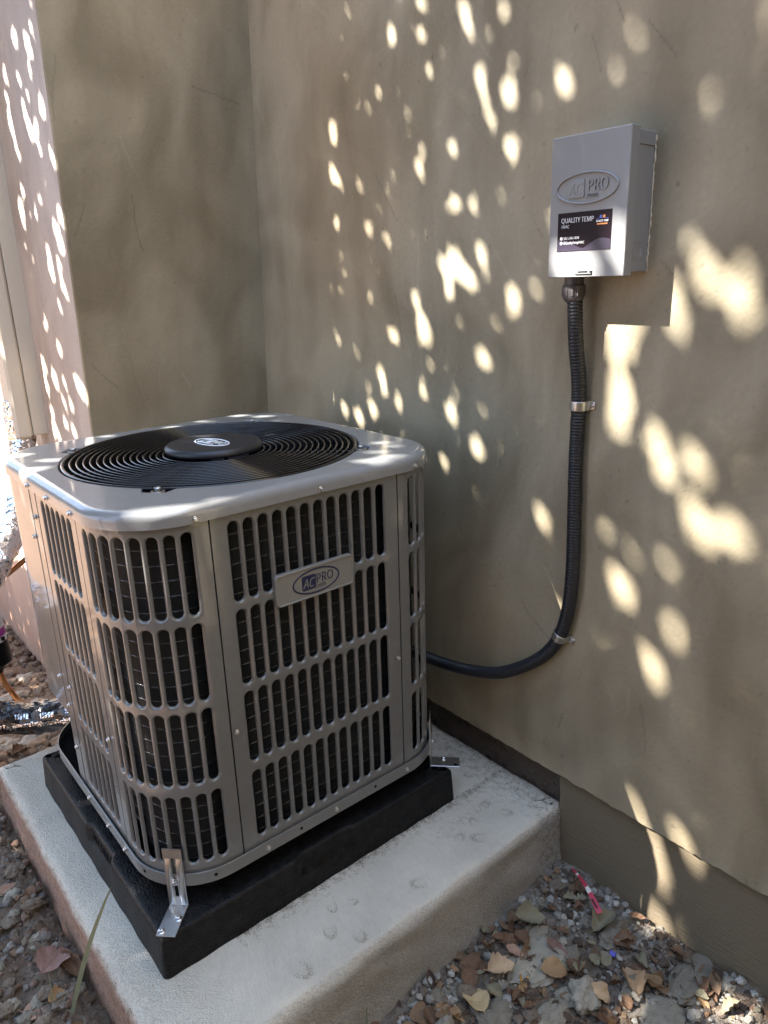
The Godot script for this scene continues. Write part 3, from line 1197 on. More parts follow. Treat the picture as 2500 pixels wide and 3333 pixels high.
# ---------------------------------------------------------------- black plastic pad
func make_pad() -> void:
	var x0 := -0.7379
	var x1 := -0.1270
	var z0 := -0.4380
	var z1 := 0.1740
	var t := thing("plastic_pad", "black plastic equipment pad under the condenser on the concrete slab", "equipment pad", Vector3((x0 + x1) / 2, 0, (z0 + z1) / 2))
	var line := PackedVector2Array()
	var dirs := PackedVector2Array()
	var sunk := PackedFloat32Array()
	var r := 0.010
	var corners := [Vector2(x0, z0), Vector2(x1, z0), Vector2(x1, z1), Vector2(x0, z1)]
	for k in 4:
		var p: Vector2 = corners[k]
		var q: Vector2 = corners[(k + 1) % 4]
		var o: Vector2 = corners[(k + 3) % 4]
		var d := (q - p).normalized()
		var d0 := (p - o).normalized()
		var c: Vector2 = p - d0 * r + d * r
		for j in 7:
			var a := PI / 2 * j / 6.0
			var nn := -d * cos(a) - Vector2(-d.y, d.x) * sin(a)
			line.append(c + nn * r); dirs.append(nn); sunk.append(0.0)
		var a0 := p + d * r
		var b0 := q - d * r
		for j in range(1, 60):
			var pt := a0.lerp(b0, j / 60.0)
			line.append(pt); dirs.append(-Vector2(-d.y, d.x))
			var in_tag := (k == 3 and pt.y > -0.160 and pt.y < -0.050) or (k == 2 and pt.x > -0.487 and pt.x < -0.382)
			sunk.append(1.0 if in_tag else 0.0)
	var m := Msh.new()
	var list := []
	for q in [Vector2(0.0, 0.0), Vector2(-0.0008, 0.010), Vector2(-0.0025, 0.036), Vector2(-0.0026, 0.0365), Vector2(-0.0042, 0.060), Vector2(-0.0058, 0.0655), Vector2(-0.0088, 0.0688), Vector2(-0.013, PADH), Vector2(-0.02, PADH)]:
		var ring := PackedVector3Array()
		for k in line.size():
			var off: float = q.x
			if sunk[k] > 0.5 and q.y > 0.0362: off = minf(off - 0.0075, -0.0095)
			off += 0.0007 * sin(line[k].x * 90.0 + line[k].y * 70.0) * (1.0 if q.y < 0.05 else 0.3)
			var p := line[k] + dirs[k] * off
			ring.append(Vector3(p.x, q.y, p.y))
		list.append(ring)
	m.rings(list)
	m.cap(list[list.size() - 1])
	part("shell", m, M.plastic, t, -t.position)
	var side := Basis(Vector3(0, 0, 1), Vector3(0, 1, 0), Vector3(-1, 0, 0))
	text_mesh("24 X 24 X 3", 0.015, M.font, M.plastic, t, side, Vector3(x0 + 0.0100, 0.050, -0.105) - t.position, "lettering", 0.0016, 0.92)

# ---------------------------------------------------------------- the condenser
func make_unit() -> void:
	var t := thing("air_conditioner", "large grey louvred outdoor condenser with a round fan grille on top", "air conditioner", Vector3(centre.x, PADH, centre.z))
	var back := -t.position
	var st := loop_points(20)
	# louvred and plain sheets
	var g := 0.0012
	var cuts := [[-0.0369, 0.1950, 0.0205, 8, "corner_louvre"], [0.1950, 0.5334, 0.0230, 12, "front_louvre"], [0.5334, 0.7653, 0.0205, 8, "corner_louvre"], [-0.2316, -0.0369, 0.0200, 6, "side_louvre"], [0.7653, 1.1600, 0.0230, 14, "side_louvre"], [1.1600, 1.6000, 0.0230, 16, "side_louvre"]]
	for q in cuts:
		var m := Msh.new()
		louvre(q[0] + g, q[1] - g, q[2], q[3], m)
		part(q[4], m, M.paint, t, back)
	var m := Msh.new()
	plain_sheet(-0.2660, -0.2316 - g, 0.116, 0.700, m, 0.0005)
	plain_sheet(1.6000 + g - LOOP, -0.2645, 0.262, 0.700, m, 0.0012)
	part("service_panel", m, M.paint, t, back)
	# base pan, its turned-up rim, and feet
	m = Msh.new()
	m.rings([loop_ring(st, 0.0045, 0.1300), loop_ring(st, 0.0050, 0.1295)])
	m.rings([loop_ring(st, 0.0050, 0.1295), loop_ring(st, 0.0052, SKB)])
	m.rings([loop_ring(st, 0.0052, SKB), loop_ring(st, 0.0030, SKB - 0.0004)])
	m.rings([loop_ring(st, 0.0030, 0.1300), loop_ring(st, 0.0045, 0.1300)])
	m.rings([loop_ring(st, 0.0030, SKB - 0.0004), loop_ring(st, 0.0030, 0.1300)])
	part("base_rim", m, M.paint, t, back)
	m = Msh.new()
	var pan := loop_ring(st, 0.0028, 0.1150)
	m.cap(pan, true)
	m.rings([loop_ring(st, 0.0028, 0.1090), pan])
	m.cap(loop_ring(st, 0.0028, 0.1090))
	part("base_pan", m, M.dark, t, back)
	for sx in [-1, 1]:
		for sz in [-1, 1]:
			m = Msh.new()
			m.box(Vector3(centre.x + sx * 0.17, (PADH + 0.109) / 2, centre.z + sz * 0.17), Vector3(0.07, 0.109 - PADH, 0.07), Basis.IDENTITY, 0.004)
			part("foot", m, M.dark, t, back)
	# coil: finned core and the tubes that show between the fins
	m = Msh.new()
	m.rings([loop_ring(st, -0.026, 0.116), loop_ring(st, -0.026, 0.690)])
	for k in m.v.size(): m.uv[k] = Vector2(float(k % st.size()) / st.size() * 4.0, 0.5)
	var inner := loop_ring(st, -0.050, 0.690)
	m.rings([loop_ring(st, -0.026, 0.690), inner, loop_ring(st, -0.050, 0.116)])
	var coil := part("coil", m, M.fins, t, back)
	m = Msh.new()
	for k in 24:
		m.tube(loop_ring(st, -0.0272, 0.132 + k * 0.0235), [0.0020], 5, false, true)
	part("coil_tubes", m, M.tube, coil).set_meta("kind", "stuff")
	# lid
	m = Msh.new()
	var hole := []
	for k in 3: hole.append(PackedVector3Array())
	for s in st:
		var p := around(s, 0, 0) - centre
		var a := atan2(p.z, p.x)
		var near := absf(fposmod(a + PI / 4, PI / 2) - 0.0)
		near = minf(near, PI / 2 - near)
		var r := 0.2565 + 0.020 * (1.0 - smoothstep(0.075, 0.105, near))
		var dir := Vector3(cos(a), 0, sin(a))
		hole[0].append(centre + dir * r + Vector3(0, 0.690, 0))
		hole[1].append(centre + dir * r + Vector3(0, 0.7105, 0))
		hole[2].append(centre + dir * (r + 0.0028) + Vector3(0, LIDT, 0))
	m.rings([hole[0], hole[1], hole[2]])
	m.rings([hole[2], loop_ring(st, -0.010, LIDT)])
	m.rings([loop_ring(st, -0.010, LIDT), loop_ring(st, -0.0055, LIDT - 0.0005), loop_ring(st, -0.0010, LIDT - 0.0022), loop_ring(st, 0.0028, LIDT - 0.0058), loop_ring(st, 0.0046, LIDT - 0.0100), loop_ring(st, 0.0052, LIDT - 0.0140), loop_ring(st, 0.0054, LIDB)])
	m.rings([loop_ring(st, 0.0054, LIDB), loop_ring(st, 0.0012, LIDB - 0.0003), loop_ring(st, 0.0012, 0.708)])
	var lid := part("lid", m, M.lid, t, back)
	# fan well, blades, motor
	m = Msh.new()
	var c := centre
	m.lathe([Vector2(0.270, 0.6995), Vector2(0.2535, 0.699), Vector2(0.250, 0.66), Vector2(0.246, 0.60), Vector2(0.246, 0.585)], 72, Transform3D(Basis.IDENTITY, c), false)
	part("fan_well", m, M.black, t, back)
	var fan := Msh.new()
	fan.lathe([Vector2(0.001, 0.675), Vector2(0.045, 0.675), Vector2(0.05, 0.665), Vector2(0.05, 0.61), Vector2(0.001, 0.61)], 32, Transform3D(Basis.IDENTITY, c))
	var rotor := part("fan_motor", fan, M.black, t, back)
	for k in 4:
		m = Msh.new()
		var rows := []
		for rr in 7:
			var r := lerpf(0.045, 0.235, rr / 6.0)
			var half := lerpf(0.30, 0.55, rr / 6.0) * (1.0 if rr < 6 else 0.85)
			var row := PackedVector3Array()
			for j in 7:
				var u := j / 6.0 * 2.0 - 1.0
				var a := TAU * k / 4.0 + 0.5 + u * half + 0.2 * rr / 6.0
				row.append(c + Vector3(cos(a) * r, 0.655 - u * 0.030 * (1.2 - 0.4 * rr / 6.0), sin(a) * r))
			rows.append(row)
		m.rings(rows, false)
		part("fan_blade", m, M.blade, rotor)
	# wire guard: rings, eight pairs of ribs, outer hoop, cap
	m = Msh.new()
	var hoop := PackedVector3Array()
	for k in 96: hoop.append(c + Vector3(cos(TAU * k / 96.0) * 0.2518, 0.7105, sin(TAU * k / 96.0) * 0.2518))
	m.tube(hoop, [0.0036], 8, false, true)
	var guard := part("fan_grille", m, M.wire, t, back)
	var n := 15
	for k in n:
		var r := lerpf(0.240, 0.0885, k / float(n - 1))
		var ring := PackedVector3Array()
		for j in 72: ring.append(c + Vector3(cos(TAU * j / 72.0) * r, guard_y(r), sin(TAU * j / 72.0) * r))
		m = Msh.new()
		m.tube(ring, [0.0021], 7, false, true)
		part("grille_ring", m, M.wire, guard)
	for k in 8:
		var a := deg_to_rad(2.0 + 45.0 * k)
		m = Msh.new()
		var pts := PackedVector3Array()
		for j in 8:
			var r := lerpf(0.070, 0.2525, j / 7.0)
			pts.append(c + Vector3(cos(a) * r, guard_y(r) - 0.0036, sin(a) * r))
		m.tube(pts, [0.0020], 6)
		part("grille_rib", m, M.wire, guard)
	m = Msh.new()
	m.lathe([Vector2(0.070, 0.7130), Vector2(0.0835, 0.7135), Vector2(0.0850, 0.7160), Vector2(0.0845, 0.7215), Vector2(0.0800, 0.7255)], 64, Transform3D(Basis.IDENTITY, c), false)
	m.lathe([Vector2(0.0800, 0.7255), Vector2(0.0780, 0.7262), Vector2(0.0001, 0.7262)], 64, Transform3D(Basis.IDENTITY, c))
	var cap := part("grille_cap", m, M.cap, guard)
	for k in 8:
		var a := TAU * k / 8.0 + 0.2
		m = Msh.new()
		m.box(c + Vector3(cos(a) * 0.072, 0.7075, sin(a) * 0.072), Vector3(0.006, 0.014, 0.006), Basis(Vector3.UP, -a))
		part("cap_post", m, M.black, guard)
	var up := Basis(Vector3(0.14, 0, 0.99).normalized(), Vector3(0.99, 0, -0.14).normalized(), Vector3(0, 1, 0))
	emblem(cap, up, c + Vector3(-0.004, 0.7263, 0.002), 0.082, 0.043, M.white, M.white, M.cap, M.white, 0.0008)
	# bolts that hold the guard, each in its notch
	for k in 4:
		var a := PI / 4 + PI / 2 * k
		var p := c + Vector3(cos(a) * 0.2635, 0.7120, sin(a) * 0.2635)
		m = Msh.new()
		m.box(p + Vector3(0, -0.0045, 0) - Vector3(cos(a), 0, sin(a)) * 0.004, Vector3(0.020, 0.003, 0.030), Basis(Vector3.UP, -a), 0.001)
		part("grille_tab", m, M.wire, guard)
		m = Msh.new()
		var xf := Transform3D(Basis.IDENTITY, p + Vector3(0, -0.003, 0))
		m.lathe([Vector2(0.0105, 0), Vector2(0.0105, 0.0016), Vector2(0.0065, 0.0022)], 20, xf)
		m.lathe([Vector2(0.0055, 0.0018), Vector2(0.0055, 0.0068), Vector2(0.0045, 0.0078), Vector2(0.0001, 0.0078)], 6, xf)
		part("grille_bolt", m, M.zinc, guard)
	# screws along lid and base, and on the sheets
	var lid_y := 0.6945
	for s in [ARC - 0.0005 - 0.006 + 0.006, 0.379, 0.571, -0.1460, -0.0365, -0.2480]:
		var p := around(s, 0.0054, lid_y)
		screw(p, p - around(s, -0.1, lid_y), t, 1.0)
	for s in [0.235, 0.372, 0.535, -0.0365, -0.110, -0.205, 0.640]:
		var p := around(s, 0.0054, 0.119)
		screw(p, p - around(s, -0.1, 0.119), t, 0.95)
	for q in [Vector2(0.2035, 0.3485), Vector2(0.5245, 0.3535), Vector2(-0.2510, 0.6386), Vector2(-0.2745, 0.5992), Vector2(-0.2780, 0.334), Vector2(-0.2230, 0.3345), Vector2(-0.2480, 0.2885), Vector2(-0.2475, 0.2013), Vector2(-0.0420, 0.322)]:
		var p := around(q.x, 0.0014, q.y)
		screw(p, p - around(q.x, -0.1, q.y), t, 0.95)
	for child in t.get_children():
		if String(child.name).begins_with("screw"): child.position += back
	# small empty holes in the base rim
	for s in [0.03, 0.145, 0.30, 0.46]:
		m = Msh.new()
		var p := around(s, 0.0050, 0.1195)
		var nn := (p - around(s, -0.1, 0.1195)).normalized()
		var x := Vector3.UP.cross(nn)
		m.lathe([Vector2(0.0001, 0.0006), Vector2(0.0026, 0.0006), Vector2(0.0028, 0.0)], 12, Transform3D(Basis(x, nn, x.cross(nn)), p))
		part("screw_hole", m, M.dark, t, back)
	# badge
	m = Msh.new()
	var bp := Vector3(-0.4170, 0.5520, UZ1 + 0.0015)
	rounded_plate(m, Basis.IDENTITY, bp, 0.1445, 0.0515, 0.007, 0.0065)
	var badge := part("badge", m, M.badge, t, back)
	m = Msh.new()
	var list := []
	for q in [Vector2(0.0, 0.0064), Vector2(-0.0008, 0.0080), Vector2(-0.0024, 0.0080), Vector2(-0.0034, 0.0064)]:
		var ring := PackedVector3Array()
		for k in 48:
			var a := TAU * (k + 0.5) / 48.0
			ring.append(bp + Vector3((0.07225 - 0.007) * signf(cos(a)) + cos(a) * (0.007 + q.x), (0.02575 - 0.007) * signf(sin(a)) + sin(a) * (0.007 + q.x), q.y))
		list.append(ring)
	m.rings(list)
	part("badge_rim", m, M.badge, badge)
	emblem(badge, Basis.IDENTITY, bp + Vector3(0.001, 0.0, 0.0066), 0.085, 0.0385, M.navy, M.navy, M.badge, M.navy, 0.0006)

func guard_y(r: float) -> float: return lerpf(0.7090, 0.7120, smoothstep(0.09, 0.25, r))

# ---------------------------------------------------------------- brackets that tie the condenser to its pad
func make_brackets() -> void:
	for k in 2:
		var out := Vector3(-1, 0, 1).normalized() if k == 0 else Vector3(1, 0, 1).normalized()
		var c := Vector3(UX0 + RAD, 0, UZ1 - RAD) if k == 0 else Vector3(UX1 - RAD, 0, UZ1 - RAD)
		var p := c + out * (RAD + 0.0068) + Vector3(0, PADH + 0.001, 0)
		var t := thing("tie_down_bracket", "galvanised slotted angle bracket on the near corner of the black pad" if k == 0 else "galvanised angle bracket seen edge-on between the condenser and the side wall", "bracket", p)
		var side := Vector3.UP.cross(out).normalized()
		var b := Basis(side, Vector3.UP, out)
		var h := 0.108
		var w := 0.0300
		var m := Msh.new()
		var th := 0.0016
		for s in [-1, 1]: m.box(b * Vector3(s * (w / 2 + 0.0028) / 2, h / 2, 0), Vector3(w / 2 - 0.0028, h, th), b)
		m.box(b * Vector3(0, h - 0.0085, 0), Vector3(0.0056, 0.017, th), b)
		m.box(b * Vector3(0, 0.009, 0), Vector3(0.0056, 0.018, th), b)
		# pressed ribs beside the slot
		for s in [-1, 1]:
			var rows := []
			for j in 12:
				var y := lerpf(0.002, h - 0.018, j / 11.0)
				var taper := sin(clampf(j / 11.0 * 8.0, 0.25, PI / 2)) * sin(clampf((11 - j) / 11.0 * 8.0, 0.0, PI / 2))
				var row := PackedVector3Array()
				for i in 9:
					var a := PI * i / 8.0
					row.append(b * Vector3(s * 0.0085 - cos(a) * 0.0046, y, th / 2 + sin(a) * 0.0030 * taper))
				rows.append(row)
			m.rings(rows, false)
		part("slotted_leg", m, M.galv, t)
		m = Msh.new()
		m.box(b * Vector3(0, 0.0003, 0.029), Vector3(w, th, 0.058), b, 0.0005)
		part("foot_plate", m, M.galv, t)
		screw(b * Vector3(0, 0.047, th / 2 + 0.0004), out, t, 1.25)
		screw(b * Vector3(w * 0.28, 0.0012, 0.026), Vector3.UP, t, 1.25)
		if k == 0: screw(b * Vector3(-w * 0.30, 0.0012, 0.050), Vector3.UP, t, 1.25)
		else:
			m = Msh.new()
			m.lathe([Vector2(0.0032, 0.0014), Vector2(0.0030, 0.0016), Vector2(0.0001, 0.0016)], 12, Transform3D(Basis.IDENTITY, b * Vector3(-w * 0.30, 0, 0.050)))
			part("empty_hole", m, M.dark, t)

# ---------------------------------------------------------------- disconnect box on the wall
func make_box() -> void:
	var t := thing("disconnect_box", "grey metal disconnect box with a black sticker mounted on the wall", "electrical box", Vector3(0, 0.987, 0.374))
	var back := -t.position
	var side := Basis(Vector3(0, 0, 1), Vector3(0, 1, 0), Vector3(-1, 0, 0))
	var m := Msh.new()
	m.box(Vector3(-0.0285, 1.0800, 0.3740), Vector3(0.060, 0.1760, 0.1180), Basis.IDENTITY, 0.0012)
	var body := part("body", m, M.box, t, back)
	m = Msh.new()                                    # hood piece at the back of the top
	m.box(Vector3(-0.0195, 1.1640, 0.3740), Vector3(0.042, 0.0185, 0.1210), Basis.IDENTITY, 0.0010)
	part("hood", m, M.box, t, back)
	# cover: face and its turned-back edges
	m = Msh.new()
	var z0 := 0.3093
	var z1 := 0.4387
	m.box(Vector3(-0.0650, 1.0815, 0.3740), Vector3(0.0022, 0.1890, z1 - z0), Basis.IDENTITY, 0.0009)
	m.box(Vector3(-0.0560, 1.0815, z1 - 0.0010), Vector3(0.0180, 0.1884, 0.0016), Basis.IDENTITY, 0.0004)
	m.box(Vector3(-0.0560, 1.0815, z0 + 0.0010), Vector3(0.0180, 0.1884, 0.0016), Basis.IDENTITY, 0.0004)
	m.box(Vector3(-0.0540, 1.1757, 0.3740), Vector3(0.0230, 0.0018, z1 - z0 - 0.002), Basis.IDENTITY, 0.0006)
	var cover := part("cover", m, M.box, t, back)
	emblem(cover, side, Vector3(-0.0660, 1.1060, 0.3722), 0.1010, 0.0400, M.box, M.box, M.box, M.box, 0.0026)
	# latch slot and the hasp bar in it
	m = Msh.new()
	m.box(Vector3(-0.0660, 0.9928, 0.3730), Vector3(0.0010, 0.0050, 0.0300), Basis.IDENTITY)
	part("latch_slot", m, M.dark, cover)
	m = Msh.new()
	m.box(Vector3(-0.0672, 0.9918, 0.3730), Vector3(0.0026, 0.0016, 0.0280), Basis.IDENTITY, 0.0004)
	for s in [-1, 1]: m.box(Vector3(-0.0672, 0.9930, 0.3730 + s * 0.0100), Vector3(0.0030, 0.0036, 0.0036), Basis.IDENTITY, 0.0006)
	part("latch_bar", m, M.box, cover)
	# side: knockout rings and screw dimples
	var zs := 0.4330
	var fwd := Basis(Vector3(1, 0, 0), Vector3(0, 1, 0), Vector3(0, 0, 1))
	m = Msh.new()
	oval_ring(m, fwd, Vector3(-0.0285, 1.0205, zs - 0.0002), 0.0128, 0.0128, 0.0018, 0.0009)
	oval_ring(m, fwd, Vector3(-0.0285, 1.0205, zs - 0.0002), 0.0092, 0.0092, 0.0014, 0.0007)
	part("knockout", m, M.box, body)
	for q in [Vector2(-0.0165, 1.1440), Vector2(-0.0225, 1.1000)]:
		m = Msh.new()
		m.lathe([Vector2(0.0034, 0.0), Vector2(0.0028, 0.0006), Vector2(0.0016, 0.0002), Vector2(0.0001, 0.0001)], 14, Transform3D(Basis(Vector3.RIGHT, PI / 2), Vector3(q.x, q.y, zs)), false)
		part("dimple", m, M.box, body)
	# torn bead of plaster along the edge
	m = Msh.new()
	var pts := PackedVector3Array()
	var rad := []
	for k in 60:
		pts.append(Vector3(-0.0012, 0.992 + k * 0.0030, 0.4335 + rng.randf() * 0.0016))
		rad.append(rng.randf_range(0.0005, 0.0017))
	m.tube(pts, rad, 6)
	part("plaster_bead", m, M.duct, t, back)
	# sticker and its print
	m = Msh.new()
	var cx := 0.3704
	var cy := 1.0492
	var fx := -0.0664
	m.box(Vector3(fx, cy, cx), Vector3(0.0005, 0.0525, 0.0908))
	var st := part("sticker", m, M.sticker, t, back)
	m = Msh.new()                                    # the paler waves along its foot
	var rows := [PackedVector3Array(), PackedVector3Array()]
	for k in 40:
		var u := k / 39.0
		var hgt := 0.006 + 0.0075 * absf(cos(u * PI * 1.0)) + 0.003 * sin(u * 9.0 + 0.6)
		rows[0].append(Vector3(fx - 0.0006, cy - 0.0258, cx - 0.0450 + u * 0.09))
		rows[1].append(Vector3(fx - 0.0006, cy - 0.0258 + hgt, cx - 0.0450 + u * 0.09))
	m.rings(rows, false)
	part("wave_print", m, M.sticker_low, st)
	var fr := func(u: float, y: float) -> Vector3: return Vector3(fx - 0.0006, y, u)
	text_mesh("QUALITY TEMP", 0.0062, M.font, M.white, st, side, fr.call(0.3590, 1.0648), "lettering", 0.0003, 0.96)
	text_mesh("HVAC", 0.0040, M.font, M.white, st, side, fr.call(0.3388, 1.0567), "lettering", 0.0003)
	text_mesh("562-248-1898", 0.0033, M.font, M.white, st, side, fr.call(0.3498, 1.0410), "lettering", 0.0003, 0.95)
	text_mesh("@QualityTempHVAC", 0.0033, M.font, M.white, st, side, fr.call(0.3545, 1.0345), "lettering", 0.0003, 0.86)
	for q in [1.0410, 1.0345]:
		m = Msh.new()
		m.lathe([Vector2(0.0001, 0.0003), Vector2(0.0022, 0.0003), Vector2(0.0022, 0.0)], 20, Transform3D(side * Basis(Vector3.RIGHT, PI / 2), fr.call(0.3325, q)))
		part("round_mark", m, M.white, st)
		m = Msh.new()
		m.box(fr.call(0.3325, q) + Vector3(-0.0004, 0, 0), Vector3(0.0002, 0.0022, 0.0008), Basis(Vector3.RIGHT, 0.6 if q > 1.04 else 0.0))
		part("mark_sign", m, M.sticker, st)
	# the little company mark at the upper right
	text_mesh("QUALITY TEMP", 0.0026, M.bold, M.white, st, side, fr.call(0.4008, 1.0610), "lettering", 0.0003, 0.78)
	m = Msh.new()
	m.box(fr.call(0.4008, 1.0572), Vector3(0.0003, 0.0018, 0.0170))
	part("orange_bar", m, M.orange, st)
	for s in [-1, 1]:
		m = Msh.new()
		m.lathe([Vector2(0.0001, 0.0003), Vector2(0.0021, 0.0003), Vector2(0.0021, 0.0)], 18, Transform3D(side * Basis(Vector3.RIGHT, PI / 2), fr.call(0.4010 + s * 0.0026, 1.0667)))
		part("disc_mark", m, M.blue if s < 0 else M.orange, st)
	m = Msh.new()
	for s in [-1, 1]: m.box(fr.call(0.4008 + s * 0.0055, 1.0645), Vector3(0.0003, 0.0006, 0.0100), Basis(Vector3.RIGHT, s * 0.12))
	part("roof_mark", m, M.blue, st)

# ---------------------------------------------------------------- whip: conduit from the box to the condenser
func smooth_path(p: Array, steps: int) -> PackedVector3Array:
	var cv := Curve3D.new()
	for k in p.size():
		var a: Vector3 = p[maxi(k - 1, 0)]
		var b: Vector3 = p[mini(k + 1, p.size() - 1)]
		var tang := (b - a) / 6.0
		cv.add_point(p[k], -tang, tang)
	cv.bake_interval = 0.001
	var out := PackedVector3Array()
	var len := cv.get_baked_length()
	for k in steps + 1: out.append(cv.sample_baked(len * k / steps, true))
	return out

func make_conduit() -> void:
	var path := [Vector3(-0.034, 0.962, 0.3365), Vector3(-0.032, 0.93, 0.3372), Vector3(-0.0280, 0.885, 0.3385), Vector3(-0.0180, 0.835, 0.3390), Vector3(-0.0140, 0.790, 0.3385), Vector3(-0.0140, 0.70, 0.3385), Vector3(-0.0155, 0.60, 0.3420), Vector3(-0.0170, 0.51, 0.3450), Vector3(-0.0150, 0.435, 0.3390), Vector3(-0.0140, 0.376, 0.3230), Vector3(-0.0160, 0.330, 0.2950), Vector3(-0.0190, 0.290, 0.2520), Vector3(-0.0230, 0.252, 0.1950), Vector3(-0.0290, 0.2320, 0.1350), Vector3(-0.0380, 0.2220, 0.0700), Vector3(-0.0520, 0.2220, 0.0000), Vector3(-0.0700, 0.2300, -0.0600), Vector3(-0.0950, 0.2380, -0.1050), Vector3(-0.1350, 0.2420, -0.1300)]
	var t := thing("electrical_conduit", "dark ribbed flexible conduit running from the wall box down to the condenser", "conduit", Vector3(-0.014, 0.6, 0.3385))
	var back := -t.position
	var pts := smooth_path(path, 900)
	var rad := []
	for k in pts.size():
		var u := fmod(k / 900.0 * 222.0, 1.0)
		rad.append(0.0104 + 0.0018 * pow(absf(sin(u * PI)), 0.6))
	var m := Msh.new()
	m.tube(pts, rad, 14)
	part("hose", m, M.rubber, t, back)
	# hub under the box: locknut, ribbed nut, dome
	m = Msh.new()
	var at := Vector3(-0.034, 0.986, 0.3340)
	var xf := Transform3D(Basis(Vector3(0, 0, 1), 0.07) * Basis.IDENTITY, at)
	m.lathe([Vector2(0.0145, 0.008), Vector2(0.0145, -0.010), Vector2(0.0135, -0.011)], 28, Transform3D(Basis.IDENTITY, at))
	m.lathe([Vector2(0.0135, -0.0095), Vector2(0.0168, -0.0100), Vector2(0.0171, -0.0115), Vector2(0.0166, -0.0270), Vector2(0.0148, -0.0315), Vector2(0.0122, -0.0350), Vector2(0.0104, -0.0358)], 28, Transform3D(Basis.IDENTITY, at), false)
	for k in 12:
		var a := TAU * k / 12.0
		m.box(at + Vector3(cos(a) * 0.0166, -0.0190, sin(a) * 0.0166), Vector3(0.0022, 0.0150, 0.0040), Basis(Vector3.UP, -a), 0.0008)
	part("connector", m, M.hub, t, back)
	# two straps
	for q in [[0.790, 0.0], [0.3765, 0.66]]:
		var best := 0
		for k in pts.size():
			if absf(pts[k].y - q[0]) < absf(pts[best].y - q[0]) and pts[k].z > 0.28: best = k
		var c := pts[best]
		var dir := (pts[best - 3] - pts[best + 3]).normalized()
		var out := Vector3(-1, 0, 0)
		var side := dir.cross(out).normalized()
		if side.z < 0: side = -side
		m = Msh.new()
		var w := 0.0075
		var r := 0.0128
		var inner := []
		var outline := []
		for k in 15:
			var a := lerpf(-0.35, PI, k / 14.0)
			outline.append(c + (side * -cos(a) + out * sin(a)) * r)
		outline.append(Vector3(-0.0016, c.y, c.z) + side * (r + 0.0006))
		outline.append(Vector3(-0.0016, c.y, c.z) + side * (r + 0.0105))
		var rows := [PackedVector3Array(), PackedVector3Array(), PackedVector3Array(), PackedVector3Array()]
		for k in outline.size():
			var nrm: Vector3 = (outline[k] - c).normalized() if k < 15 else out
			var ww: float = w if k < outline.size() - 1 else w * 0.75
			rows[0].append(outline[k] - dir * ww)
			rows[1].append(outline[k] - dir * ww * 0.9 + nrm * 0.0012)
			rows[2].append(outline[k] + dir * ww * 0.9 + nrm * 0.0012)
			rows[3].append(outline[k] + dir * ww)
		m.rings(rows, false)
		var strap := part("strap", m, M.galv, t, back)
		var before := t.get_child_count()
		screw(Vector3(-0.0026, c.y, c.z) + side * (r + 0.0058), out, strap, 0.62)

# ---------------------------------------------------------------- far left: line-set cover, wrapped pipes, drier
func make_duct() -> void:
	var t := thing("line_set_cover", "beige upright pipe cover on the house wall behind the condenser", "pipe cover", Vector3(-0.5, 0.632, -1.04))
	var back := -t.position
	var m := Msh.new()
	m.box(Vector3(-0.4775, 1.95, -1.04), Vector3(0.043, 2.64, 0.080), Basis.IDENTITY, 0.002)
	part("base_channel", m, M.duct, t, back)
	m = Msh.new()
	m.box(Vector3(-0.5205, 1.95, -1.04), Vector3(0.040, 2.65, 0.084), Basis.IDENTITY, 0.006)
	part("front_channel", m, M.duct, t, back)

func bent_text(s: String, cap_height: float, pts: PackedVector3Array, along: float, turn: float, rad: float, called: String, m: Material, parent: Node3D, at: Vector3) -> void:
	var t := TextMesh.new()
	t.text = s
	t.font = M.bold
	t.font_size = 24
	t.pixel_size = cap_height / (24.0 * 0.714)
	t.depth = 0.0006
	t.curve_step = 2.0
	var arr := t.get_mesh_arrays()
	var v: PackedVector3Array = arr[Mesh.ARRAY_VERTEX]
	var n: PackedVector3Array = arr[Mesh.ARRAY_NORMAL]
	var run := 0.0
	var dist := PackedFloat32Array([0.0])
	for k in range(1, pts.size()):
		run += pts[k].distance_to(pts[k - 1])
		dist.append(run)
	for k in v.size():
		var d := along * run + v[k].x
		var j := 1
		while j < pts.size() - 2 and dist[j] < d: j += 1
		var f := clampf((d - dist[j - 1]) / maxf(1e-6, dist[j] - dist[j - 1]), 0, 1)
		var p := pts[j - 1].lerp(pts[j], f)
		var dir := (pts[j] - pts[j - 1]).normalized()
		var e := Vector3.UP - dir * dir.y
		e = e.normalized()
		var x := e.cross(dir).normalized()
		if x.z < 0: x = -x
		var a := turn + v[k].y / rad
		var o := (x * cos(a) + e * sin(a))
		v[k] = p + o * (rad + 0.0008 + v[k].z)
		n[k] = o
	arr[Mesh.ARRAY_VERTEX] = v
	arr[Mesh.ARRAY_NORMAL] = n
	var am := ArrayMesh.new()
	am.add_surface_from_arrays(Mesh.PRIMITIVE_TRIANGLES, arr)
	part(called, am, m, parent, at)

func crumple(m: Msh, pts: PackedVector3Array, r: float, seg: int, sd: int, amt: float) -> void:
	var n := noise(26.0, sd, 3)
	var list := []
	for k in pts.size():
		var dir := (pts[mini(k + 1, pts.size() - 1)] - pts[maxi(k - 1, 0)]).normalized()
		var x := Vector3.UP.cross(dir).normalized() if absf(dir.y) < 0.95 else Vector3.RIGHT
		var y := dir.cross(x).normalized()
		var ring := PackedVector3Array()
		for j in seg:
			var a := TAU * j / seg
			var o := x * cos(a) + y * sin(a)
			var rr := r + n.get_noise_3dv(pts[k] + o * 0.04) * amt - 0.0014 * absf(sin(k * 0.33 + a * 0.5))
			ring.append(pts[k] + o * rr)
		list.append(ring)
	m.rings(list)
	m.cap(list[0], true); m.cap(list[list.size() - 1])

